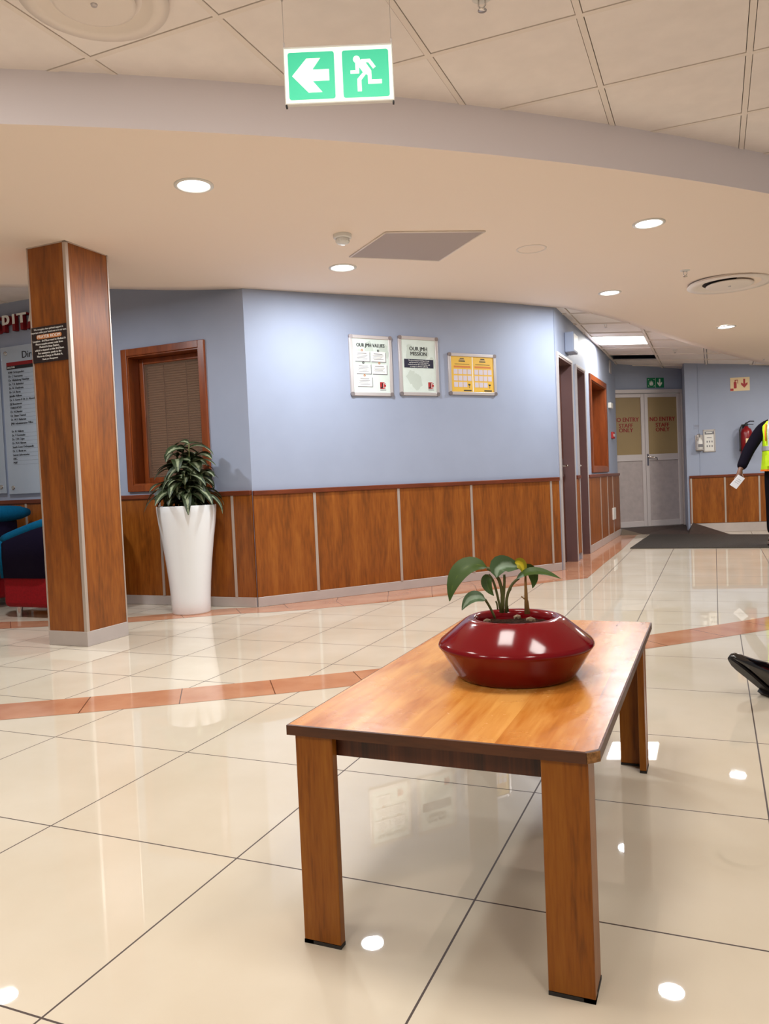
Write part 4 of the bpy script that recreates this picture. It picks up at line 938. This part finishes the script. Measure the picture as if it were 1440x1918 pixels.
def leg(xc, yc, sx, sy):
    """L shaped leg: outer corner at (xc,yc), boards run inward along sx and sy"""
    wd, th = .080, .02; a = MB()
    x2, y2 = xc+sx*wd, yc+sy*wd
    a.box(min(xc, x2), max(xc, x2), min(yc, yc+sy*th), max(yc, yc+sy*th), .007, LH, .0015)
    a.box(min(xc+sx*.001, xc+sx*th), max(xc+sx*.001, xc+sx*th), min(yc+sy*th, y2-sy*.006), max(yc+sy*th, y2-sy*.006), .007, LH, .0015)
    l = a.build('leg', 'tableleg', t); a = MB()
    a.box(min(xc, x2), max(xc, x2), min(yc, yc+sy*th), max(yc, yc+sy*th), 0, .007); a.box(min(xc, xc+sx*th), max(xc, xc+sx*th), min(yc, y2-sy*.006), max(yc, y2-sy*.006), 0, .007); a.build('foot_pad', 'rubber', l)
lx0, lx1, ly0, ly1 = -.766-ox, -.2065-ox, 1.312-oy, 2.472-oy
leg(lx0, ly0, 1, 1); leg(lx1, ly0, -1, 1); leg(lx0, ly1, 1, -1); leg(lx1, ly1, -1, -1)
az = .04
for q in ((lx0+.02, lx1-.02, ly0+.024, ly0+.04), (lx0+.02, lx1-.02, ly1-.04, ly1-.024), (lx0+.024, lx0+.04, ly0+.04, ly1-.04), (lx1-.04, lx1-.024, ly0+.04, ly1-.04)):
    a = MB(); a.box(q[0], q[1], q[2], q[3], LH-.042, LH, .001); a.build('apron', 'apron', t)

# ------------------------------------------------------------------ red bowl planter on the table
BCN = Vector((-.440, 1.791, TZ))
t = thing('red_bowl_planter', 'glossy dark red double cone bowl planter with a sparse plant on the coffee table', 'planter', BCN)
prof = [(0, .004), (.134, .0), (.139, .003), (.146, .012), (.180, .068), (.184, .074), (.1835, .078), (.178, .086), (.122, .130), (.114, .135), (.106, .138), (.097, .1375), (.092, .133), (.090, .122), (.090, .10), (0, .10)]
prof = [(r*.982, z) for r, z in prof]
a = MB(); a.lathe(prof, 96); a.build('bowl', 'potred', t)
a = MB(); rnd = random.Random(5)
a.lathe([(0, .119), (.03, .122), (.06, .118), (.0895, .117)], 40)
for v in a.bm.verts: v.co.z += rnd.uniform(-.003, .003)
a.build('soil', 'soil', t)
for k in range(9):
    a = MB(); an = rnd.uniform(0, 2*PI); r = rnd.uniform(.03, .08); s_ = rnd.uniform(.004, .01)
    Mx = Matrix.Translation((r*math.cos(an), r*math.sin(an), .122)) @ Matrix.Rotation(rnd.uniform(0, 3), 4, 'Z') @ Matrix.Diagonal((1.4, .9, .8, 1))
    bmesh.ops.create_icosphere(a.bm, subdivisions=1, radius=s_, matrix=Mx); a.build('pebble', 'stone', t)
DP = (BCN-CP).dot(CF)
def B(px, py, dd=0.0): return dep(px, py, DP+dd)-BCN
def bez(pts, n=9):
    pts = [Vector(p) for p in pts]; o = []
    for i in range(n):
        q = pts[:]; f = i/(n-1)
        while len(q) > 1: q = [u.lerp(v, f) for u, v in zip(q, q[1:])]
        o.append(q[0])
    return o
stm = MB()
for pts, r in (([(938, 1148), (946, 1105), (936, 1072), (912, 1064)], .0042), ([(942, 1148), (943, 1110), (946, 1090), (944, 1076)], .0032), ([(948, 1148), (946, 1112), (956, 1092), (972, 1083)], .0035), ([(938, 1146), (930, 1108), (926, 1085), (915, 1076)], .003), ([(952, 1146), (944, 1110), (958, 1108), (957, 1100)], .002), ([(927, 1158), (920, 1140), (913, 1130), (908, 1122)], .003), ([(932, 1142), (931, 1128), (928, 1126)], .002)):
    stm.tube(bez([B(*p) for p in pts], 8), r, 7)
stm.build('stems', 'stem', t)
a = MB(); a.tube([B(986, 1150), B(985, 1115), B(984, 1088), B(984, 1066)], [.005, .0042, .003, .002], 8); a.tube([B(985, 1124), B(976, 1117)], .0015, 5); a.tube([B(990, 1150), B(988, 1125)], [.004, .002], 6); a.build('dry_stems', 'stick', t)
tocam = -CF
def lfm(mb, pts, wid, face, fold=.2): mb.leaf(bez([B(*p) for p in pts], 12), wid, face, 6, fold)
g = MB()
lfm(g, [(912, 1063, 0), (880, 1046, -.01), (846, 1070, -.02), (842, 1126, -.03)], .052, tocam+Vector((0, 0, 1.3)))
lfm(g, [(916, 1076, .0), (906, 1086, 0), (912, 1102, -.01), (925, 1116, -.02)], .026, tocam*1.5-CR*.4)
lfm(g, [(986, 1056, .01), (1000, 1070, .02), (1002, 1086, .02), (997, 1102, .01)], .024, tocam*1.5)
lfm(g, [(966, 1086, 0), (990, 1062, -.02), (1020, 1070, -.02), (1050, 1084, -.02)], .03, tocam*.7+Vector((0, 0, 1.2)))
g.build('green_leaves', 'leafgreen', t, normals=False)
g = MB()
lfm(g, [(930, 1082, -.02), (926, 1050, -.01), (950, 1060, 0), (978, 1062, .01)], .046, tocam*1.2+Vector((0, 0, .6)), .5)
lfm(g, [(909, 1124, -.02), (892, 1112, -.03), (876, 1118, -.03), (865, 1143, -.03)], .034, tocam*.9+Vector((0, 0, 1)))
g.build('pale_leaves', 'leafpale', t, normals=False)
g = MB(); lfm(g, [(964, 1054, 0), (972, 1050, 0), (982, 1060, 0), (980, 1078, 0)], .026, tocam*1.5+CR*.3, .35); g.build('yellow_leaf', 'leafyellow', t, normals=False)

# ------------------------------------------------------------------ tub armchairs
def shell_mesh(w_=.68, d_=.66, th=.085, hb=.76, hf=.60, z0=.30):
    """U shaped upholstered shell, open side faces -X; returns (shell mb, piping mb)"""
    path = []; r = w_/2-th/2; xb = d_-r-th/2
    for i in range(7): path.append((xb*i/6+.0, -r))
    for i in range(1, 17): an = -PI/2+PI*i/17; path.append((xb+r*math.cos(an), r*math.sin(an)))
    for i in range(7): path.append((xb-xb*i/6, r))
    n = len(path); sh = MB(); sec_all = []; rim = []
    for i, (x, y) in enumerate(path):
        a_, c_ = path[max(i-1, 0)], path[min(i+1, n-1)]; tx, ty = c_[0]-a_[0], c_[1]-a_[1]; l = math.hypot(tx, ty); nx_, ny_ = ty/l, -tx/l
        f = min(1, max(0, x/(d_-th))); top = hf+(hb-hf)*(f**.9); bot = z0+.09*(1-min(1, f*4))*0
        sec = []
        for k in range(5): an = PI*k/4; sec.append((th/2*math.cos(an), top-th/2+th/2*math.sin(an)))
        sec = [(th/2, bot)]+sec+[(-th/2, bot)]
        sec_all.append([sh.bm.verts.new((x+nx_*s_, y+ny_*s_, z)) for s_, z in sec]); rim.append((x, y, top-.02))
    for A_, B_ in zip(sec_all, sec_all[1:]):
        for k in range(len(A_)): sh.face([A_[k], A_[(k+1) % len(A_)], B_[(k+1) % len(A_)], B_[k]], smooth=True)
    sh.face(sec_all[0]); sh.face(sec_all[-1][::-1])
    return sh, rim
def tub_chair(label, loc, rz, shell='navy', rimm='teal', seat='red'):
    t = thing('tub_chair', label, 'armchair', loc, rz, 'tub chairs')
    sh, rim = shell_mesh(); sh.build('back_shell', shell, t)
    a = MB(); a.tube(rim, .044, 10); 
    for s_ in (-1, 1): a.tube([(-.0, s_*.2975, .585), (-.006, s_*.2975, .45), (.004, s_*.2975, .30)], .046, 10)
    a.build('piped_rim', rimm, t)
    a = MB(); a.box(-.03, .55, -.32, .32, .075, .36, .04, 4); a.build('seat_base', seat, t)
    a = MB(); a.box(-.02, .54, -.25, .25, .34, .43, .04, 4); a.build('seat_cushion', seat, t)
    for x in (.07, .49):
        for y in (-.26, .26): a = MB(); a.lathe([(.022, 0), (.022, .08)], 20, c=(x, y, 0)); a.lathe([(0, 0), (.022, 0)], 20, c=(x, y, 0)); a.build('leg', 'chrome', t)
    return t
tub_chair('navy tub armchair with teal rim and red seat half behind the wood pillar', (-4.945, 4.60, 0), 0)
t = tub_chair('tub armchair at the far left edge with a puffed teal roll on its back', (-5.98, 4.61, 0), 0)
a = MB(); rr_ = [(.64, y, .775) for y in (-.29, -.2, -.1, 0, .1, .2, .29)]; a.tube(rr_, [.03, .055, .065, .068, .065, .055, .03], 14); a.build('back_roll', 'teal', t)
# ------------------------------------------------------------------ people
def skin_obj(nodes, edges, name, m, parent, sub=2, extra=None, root=0):
    me = bpy.data.meshes.new('s'); me.from_pydata([n[:3] for n in nodes], edges, []); ob = bpy.data.objects.new('s', me); COL.objects.link(ob)
    md = ob.modifiers.new('k', 'SKIN'); md.use_smooth_shade = True
    for i, n in enumerate(nodes):
        r = n[3] if len(n) == 4 else n[3:5]; ob.data.skin_vertices[0].data[i].radius = (r, r) if not isinstance(r, (tuple, list)) else r
        ob.data.skin_vertices[0].data[i].use_root = (i == root)
    sb = ob.modifiers.new('u', 'SUBSURF'); sb.levels = sub; sb.render_levels = sub
    dg = bpy.context.evaluated_depsgraph_get(); out_ = bpy.data.meshes.new_from_object(ob.evaluated_get(dg))
    bpy.data.objects.remove(ob); bpy.data.meshes.remove(me)
    if extra:
        bm = bmesh.new(); bm.from_mesh(out_); extra(bm); bm.to_mesh(out_); bm.free()
    for p in out_.polygons: p.use_smooth = True
    out_.materials.clear(); out_.materials.append(MT[m])
    return link(name, out_, parent)
def limb_nodes(*chains):
    """chains of (x,y,z,r) lists; a chain may start with an int = index of an existing node"""
    nodes, edges = [], []
    for ch_ in chains:
        prev = None
        for q in ch_:
            if isinstance(q, int): prev = q; continue
            nodes.append(q); i = len(nodes)-1
            if prev is not None: edges.append((prev, i))
            prev = i
    return nodes, edges
def V(*a): return Vector(a)
def fingers(bm_target, wrist, dirv, palmn, side, curl, s=1.0):
    """palm and five fingers appended as skinned pieces"""
    dirv = dirv.normalized(); palmn = (palmn-dirv*palmn.dot(dirv)).normalized(); acr = dirv.cross(palmn).normalized()*side
    nodes = [(*(wrist-dirv*.05*s), .027*s), (*(wrist+dirv*.035*s), .028*s), (*(wrist+dirv*.075*s), .026*s)]; edges = [(0, 1), (1, 2)]
    for k, (off, L_) in enumerate(((-.030, .066), (-.010, .078), (.010, .072), (.028, .056))):
        base = wrist+dirv*.08*s+acr*off*s; prev = 2
        d = dirv.copy(); p = base
        for j in range(3):
            nodes.append((*p, (.0092-.0012*j)*s)); edges.append((prev, len(nodes)-1)); prev = len(nodes)-1
            d = (Matrix.Rotation(curl, 3, acr) @ d); p = p+d*(L_*s/2.2)
    prev = 1; p = wrist+dirv*.03*s-acr*.032*s; d = (dirv-acr*.9+palmn*.4).normalized()
    for j in range(3):
        nodes.append((*p, (.0105-.0015*j)*s)); edges.append((prev, len(nodes)-1)); prev = len(nodes)-1; p = p+d*.027*s; d = (d+dirv*.5).normalized()
    return nodes, edges
def head_extra(c, fwd, up, r, bm):
    """features: nose, ears, brows, mouth around head centre c"""
    fwd = fwd.normalized(); rt = fwd.cross(up).normalized()
    R3 = Matrix((rt, fwd, up)).transposed().to_4x4()
    def blob(off, sc): bmesh.ops.create_uvsphere(bm, u_segments=14, v_segments=10, radius=1, matrix=Matrix.Translation(c) @ R3 @ Matrix.Translation(Vector(off)*r) @ Matrix.Diagonal((sc[0]*r, sc[1]*r, sc[2]*r, 1)))
    blob((0, .92, -.12), (.16, .22, .24)); blob((0, .84, -.58), (.3, .14, .09)); blob((0, .78, -.82), (.3, .2, .2))
    for s_ in (-1, 1): blob((s_*.93, -.02, -.1), (.1, .22, .3)); blob((s_*.33, .84, .12), (.2, .12, .1)); blob((s_*.1, .9, -.2), (.1, .14, .1))

# standing person in hi-vis vest at the right edge
PP = fl(1466, 1020.5); PP.z = .012
t = thing('person', 'person in dark jacket and yellow hi-vis vest standing at right edge holding a white slip', 'person', PP, 0)
F = (CR*-.45 - CF*.9); F.z = 0; F.normalize(); Rr = Vector((-F.y, F.x, 0))      # facing; Rr = person's left (image right)
if Rr.dot(CR) < 0: Rr = -Rr
def W3(x, f_, z): return Rr*x+F*f_+Vector((0, 0, z))
def nd(x, f_, z, r): v = W3(x, f_, z); return (v.x, v.y, v.z, r)
wristL = dep(1385, 883, 8.70)-PP; elbowL = dep(1402, 843, 8.78)-PP; shL = dep(1427, 803, 8.86)-PP
handT = dep(1382, 893, 8.69)-PP
def body(r_, arms=True): 
    n, e = limb_nodes([nd(0, 0, .90, .125*r_), nd(0, 0, 1.02, .125*r_), nd(0, .0, 1.16, .135*r_), nd(0, -.01, 1.30, .13*r_), nd(0, -.01, 1.40, .06), nd(0, 0, 1.46, .052), nd(0, .02, 1.53, .08), nd(0, .015, 1.60, .092), nd(0, .01, 1.665, .07)],
                      [3, nd(-.12, -.01, 1.335, .07*r_), (*shL, .058*r_), (*elbowL, .045*r_), (*wristL, .028)],
                      [3, nd(.12, -.01, 1.335, .07*r_), nd(.19, -.01, 1.29, .058*r_), nd(.25, -.03, 1.05, .045*r_), nd(.26, .08, .84, .028)],
                      [0, nd(-.09, 0, .84, .09*r_), nd(-.095, .03, .48, .06*r_), nd(-.10, 0, .09, .042), nd(-.10, .09, .035, .035), nd(-.10, .15, .025, .028)],
                      [0, nd(.09, 0, .84, .09*r_), nd(.10, .0, .48, .06*r_), nd(.105, -.04, .09, .042), nd(.11, .06, .035, .035), nd(.11, .12, .025, .028)])
    return n, e
def hands_extra(bm):
    for wr, dv, sd in ((wristL, handT-wristL, 1), (W3(.26, .08, .84), Vector((0, 0, -1)), -1)):
        n, e = fingers(bm, wr, dv, F, sd, .35, .95); me = bpy.data.meshes.new('f'); me.from_pydata([q[:3] for q in n], e, []); ob = bpy.data.objects.new('f', me); COL.objects.link(ob)
        md = ob.modifiers.new('k', 'SKIN')
        for i, q in enumerate(n): ob.data.skin_vertices[0].data[i].radius = (q[3], q[3]); ob.data.skin_vertices[0].data[i].use_root = i == 0
        sb = ob.modifiers.new('u', 'SUBSURF'); sb.levels = 1; sb.render_levels = 1
        m2 = bpy.data.meshes.new_from_object(ob.evaluated_get(bpy.context.evaluated_depsgraph_get())); bm.from_mesh(m2); bpy.data.objects.remove(ob); bpy.data.meshes.remove(m2)
    head_extra(W3(0, .015, 1.585), F, Vector((0, 0, 1)), .098, bm)
n, e = body(.86); skin_obj(n, e, 'body', 'skin', t, 2, hands_extra)
# jacket: torso and sleeves
n, e = limb_nodes([nd(0, 0, .93, .145), nd(0, 0, 1.02, .15), nd(0, 0, 1.16, .155), nd(0, -.01, 1.30, .145), nd(0, -.01, 1.41, .07)], [3, nd(-.12, -.01, 1.335, .085), (*shL, .078), (*elbowL, .068), (*(wristL+(elbowL-wristL)*.1), .055)], [3, nd(.12, -.01, 1.335, .085), nd(.19, -.01, 1.29, .072), nd(.25, -.03, 1.05, .058), nd(.26, .07, .88, .045)])
skin_obj(n, e, 'jacket', 'dark', t)
n, e = limb_nodes([nd(0, 0, .92, .135), nd(0, 0, .99, .135)], [0, nd(-.085, 0, .84, .10), nd(-.095, .03, .48, .075), nd(-.10, 0, .10, .062)], [0, nd(.085, 0, .84, .10), nd(.10, 0, .48, .075), nd(.105, -.04, .10, .062)])
skin_obj(n, e, 'trousers', 'trouser', t)
# vest: ellipse shell
def ring_shell(zs, m, name, parent, a0=0, a1=2*PI, n=40):
    a = MB(); rows_ = []
    for z, rx, ry, oy_ in zs: rows_.append([a.bm.verts.new(W3(rx*math.cos(a0+(a1-a0)*k/n), oy_+ry*math.sin(a0+(a1-a0)*k/n), z)) for k in range(n+1)])
    for A_, B_ in zip(rows_, rows_[1:]):
        for k in range(n): a.face([A_[k], A_[k+1], B_[k+1], B_[k]], smooth=True)
    return a.build(name, m, parent)
def vr(z, g=1.0):
    f = (z-.84)/.6; return (z, (.205-.02*math.sin(f*3))*g, (.185-.01*f)*g, 0)
vz = [.83, .9, .98, 1.06, 1.14, 1.22, 1.28]
zs = [vr(z) for z in vz]+[(1.33, .185, .165, 0), (1.38, .15, .13, 0), (1.405, .11, .10, -.005)]
v_ = ring_shell(zs, 'vest', 'vest', t)
ring_shell([vr(1.055, 1.03), vr(1.105, 1.03)], 'reflective', 'reflective_band', v_)
ring_shell([vr(.825, 1.02), vr(.845, 1.02)], 'orange', 'orange_hem', v_)
for s_ in (-1, 1):
    a = MB(); pts = [W3(s_*.1, .185, 1.10), W3(s_*.105, .18, 1.2), W3(s_*.105, .172, 1.28), W3(s_*.10, .15, 1.345), W3(s_*.09, .10, 1.40)]
    a.leaf(pts, .05, F, 2, 0, prof=lambda v: 1.0); a.build('shoulder_tape', 'reflective', v_, normals=False)
    a = MB(); a.tube([W3(s_*.145, .15, 1.16), W3(s_*.15, .145, 1.26), W3(s_*.14, .12, 1.35)], .009, 6); a.build('orange_piping', 'orange', v_)
a = MB(); a.tube([W3(0, .19, z) for z in (.84, 1.0, 1.15, 1.28)], .006, 6); a.build('zip', 'orange', v_)
for s_ in (-1, 1):
    a = MB(); pts = [W3(s_*.1, .178, .88), W3(s_*.1, .184, 1.0)]; a.leaf(pts, .11, F, 2, 0, prof=lambda v: 1.0); a.build('pocket', 'vest', v_, normals=False)
hc = W3(0, .0, 1.60); a = MB(); a.lathe([(.098, -.02), (.104, .02), (.096, .07), (.06, .105), (0, .115)], 28, c=hc); a.build('hair', 'hair', t)
for s_ in (-1, 1):
    a = MB(); c0 = W3(s_*.105, .07 if s_ < 0 else .03, 0); ang = math.atan2(F.y, F.x)
    a.box(-.13, .15, -.048, .048, 0, .03, .012, 2, M=Matrix.Translation(c0) @ Matrix.Rotation(ang, 4, 'Z')); a.box(-.12, .10, -.042, .042, .022, .085, .03, 3, M=Matrix.Translation(c0) @ Matrix.Rotation(ang, 4, 'Z')); a.build('shoe', 'patent', t)
# paper slip in the hand
pq = [dep(x, y, d)-PP for x, y, d in ((1383, 889, 8.62), (1395, 896, 8.64), (1379, 916, 8.585), (1367, 908, 8.565))]
sl = thing('paper_slip', 'folded white paper slip held in the hand of the vested person', 'paper', PP+pq[0])
a = MB(); vv = [a.bm.verts.new(p-pq[0]) for p in pq]; nn_ = (pq[1]-pq[0]).cross(pq[2]-pq[1]).normalized()*.004; v2 = [a.bm.verts.new(p-pq[0]+nn_) for p in pq]
a.face(vv); a.face(v2[::-1])
for k in range(4): a.face([vv[k], v2[k], v2[(k+1) % 4], vv[(k+1) % 4]])
a.build('folded_sheet', 'paper', sl)
a = MB()
for k in (.3, .45, .6): p_, q_ = pq[0].lerp(pq[3], k)-pq[0]-nn_*.15, pq[1].lerp(pq[2], k)-pq[0]-nn_*.15; a.tube([p_.lerp(q_, .2), p_.lerp(q_, .8)], .0012, 4)
a.build('print_lines', 'greyink', sl)

# seated person out of frame whose shoe reaches into view
TOE = dep(1362, 1229, 3.0); HEEL = fl(1450, 1303)
dR = (HEEL-TOE); dR.z = 0; dR.normalize()                       # from the toe towards the seat
SIDE = Vector((-dR.y, dR.x, 0))
SEAT = HEEL+dR*.86; SEAT.z = 0
t2 = thing('seated_person', 'person seated beyond the right edge, one pointed black patent shoe stretched into view', 'person', SEAT)
t2.name = 'person.001'
def S3(x, s_, z): return dR*x+SIDE*s_+Vector((0, 0, z))
def sn(x, s_, z, r): v = S3(x, s_, z); return (v.x, v.y, v.z, r)
def sbody(r_):
    return limb_nodes([sn(.02, 0, .54, .12*r_), sn(.08, 0, .68, .12*r_), sn(.13, 0, .84, .125*r_), sn(.16, 0, .97, .12*r_), sn(.16, 0, 1.07, .055), sn(.15, 0, 1.12, .05), sn(.13, 0, 1.19, .08), sn(.13, 0, 1.26, .09), sn(.135, 0, 1.32, .07)],
     [3, sn(.16, -.19, .96, .055*r_), sn(.12, -.24, .72, .045*r_), sn(-.10, -.18, .60, .028)], [3, sn(.16, .19, .96, .055*r_), sn(.12, .24, .72, .045*r_), sn(-.10, .18, .60, .028)],
     [0, sn(-.06, .09, .52, .085*r_), sn(-.42, .09, .48, .06*r_), sn(-.80, .02, .13, .042), sn(-.86, .0, .07, .035), sn(-.94, .0, .10, .03)],
     [0, sn(-.06, -.10, .52, .085*r_), sn(-.42, -.12, .49, .06*r_), sn(-.40, -.12, .12, .042), sn(-.44, -.12, .05, .035), sn(-.52, -.12, .035, .028)])
def hx2(bm): 
    for sd in (-1, 1):
        n, e = fingers(bm, S3(-.10, sd*.18, .60), -dR, Vector((0, 0, -1)), sd, .3, .95); me = bpy.data.meshes.new('f'); me.from_pydata([q[:3] for q in n], e, []); ob = bpy.data.objects.new('f', me); COL.objects.link(ob)
        md = ob.modifiers.new('k', 'SKIN')
        for i, q in enumerate(n): ob.data.skin_vertices[0].data[i].radius = (q[3], q[3]); ob.data.skin_vertices[0].data[i].use_root = i == 0
        m2 = bpy.data.meshes.new_from_object(ob.evaluated_get(bpy.context.evaluated_depsgraph_get())); bm.from_mesh(m2); bpy.data.objects.remove(ob); bpy.data.meshes.remove(m2)
    head_extra(S3(.13, 0, 1.245), -dR, Vector((0, 0, 1)), .096, bm)
n, e = sbody(.86); skin_obj(n, e, 'body', 'skin', t2, 2, hx2)
n, e = limb_nodes([sn(.0, 0, .49, .14), sn(.04, 0, .58, .15), sn(.08, 0, .68, .145), sn(.13, 0, .84, .145), sn(.16, 0, .97, .135), sn(.16, 0, 1.07, .065)], [4, sn(.16, -.19, .96, .07), sn(.12, -.24, .72, .056), sn(-.07, -.19, .61, .042)], [4, sn(.16, .19, .96, .07), sn(.12, .24, .72, .056), sn(-.07, .19, .61, .042)])
skin_obj(n, e, 'jacket', 'dark', t2)
n, e = limb_nodes([sn(.02, 0, .54, .13), sn(.05, 0, .66, .12)], [0, sn(-.06, .09, .52, .10), sn(-.42, .09, .48, .075), sn(-.80, .015, .145, .058)], [0, sn(-.06, -.10, .52, .10), sn(-.42, -.12, .49, .075), sn(-.40, -.12, .14, .06)])
skin_obj(n, e, 'trousers', 'trouser', t2)
a = MB(); hc = S3(.14, 0, 1.265); a.lathe([(.098, -.02), (.104, .02), (.096, .07), (.06, .105), (0, .115)], 28, c=hc); a.build('hair', 'hair', t2)
def dress_shoe(heel, toe, up, name='shoe'):
    """pointed lace-up shoe lofted from heel to toe"""
    ax = (toe-heel); L_ = ax.length; ax.normalize(); sd = ax.cross(up).normalized(); upv = sd.cross(ax).normalized()
    a = MB(); secs = [(0, .026, .055, 0.02), (.04, .033, .075, 0), (.15, .036, .088, 0), (.28, .037, .097, 0), (.40, .039, .092, 0), (.52, .043, .079, 0), (.66, .046, .063, .0), (.78, .041, .051, .001), (.88, .028, .041, .003), (.95, .016, .032, .004), (.985, .009, .022, .006), (1.0, .003, .012, .010)]
    rows_ = []
    for f_, hw, hh, lift in secs:
        r_ = []
        for k in range(18):
            an = 2*PI*k/18; cx_ = math.cos(an); sz = math.sin(an); z_ = (sz*.5+.5)
            xx = hw*(abs(cx_)**.75)*(1 if cx_ > 0 else -1)*(1-.45*max(0, z_-.5)); r_.append(a.bm.verts.new(heel+ax*(L_*f_)+sd*xx+upv*(lift+.004+hh*z_)))
        rows_.append(r_)
    for A_, B_ in zip(rows_, rows_[1:]):
        for k in range(18): a.face([A_[k], A_[(k+1) % 18], B_[(k+1) % 18], B_[k]], smooth=True)
    a.face(rows_[0]); a.face(rows_[-1][::-1])
    o = a.build(name, 'patent', t2)
    a = MB(); n_ = len(secs); up_, lo__ = [], []
    L1 = [(heel+ax*(L_*f_)+sd*(hw*.92)+upv*lift) for f_, hw, hh, lift in secs]; L2 = [(heel+ax*(L_*f_)-sd*(hw*.92)+upv*lift) for f_, hw, hh, lift in secs]
    for i in range(n_-1):
        for q in ((L1[i], L1[i+1], L2[i+1], L2[i]),):
            v1 = [a.bm.verts.new(p) for p in q]; v2_ = [a.bm.verts.new(p+upv*.008) for p in q]; a.face(v1); a.face(v2_[::-1])
            for k in range(4): a.face([v1[k], v2_[k], v2_[(k+1) % 4], v1[(k+1) % 4]])
    a.box(-.030, .030, .0, .05, -.014, .002, M=Matrix.Translation(heel) @ Matrix((sd, ax, upv)).transposed().to_4x4()); a.build('sole', 'sole', o)
    a = MB()
    for f_ in (.40, .46, .52): a.tube([heel+ax*(L_*f_)-sd*.022+upv*.07, heel+ax*(L_*f_)+upv*(.09-.03*(f_-.4)*8), heel+ax*(L_*f_)+sd*.022+upv*.07], .0028, 6)
    a.build('laces', 'sole', o)
hl = HEEL-SEAT; tl = TOE-SEAT
dirt = (tl-hl).normalized(); heel_base = tl-dirt*.262
dress_shoe(heel_base-Vector((0, 0, .012)), tl-Vector((0, 0, .012)), Vector((0, 0, 1)))
dress_shoe(S3(-.36, -.12, .018), S3(-.66, -.12, .018), Vector((0, 0, 1)))
tub_chair('navy tub armchair under the seated person beyond the right edge', SEAT+dR*-.30, math.atan2(dR.y, dR.x))
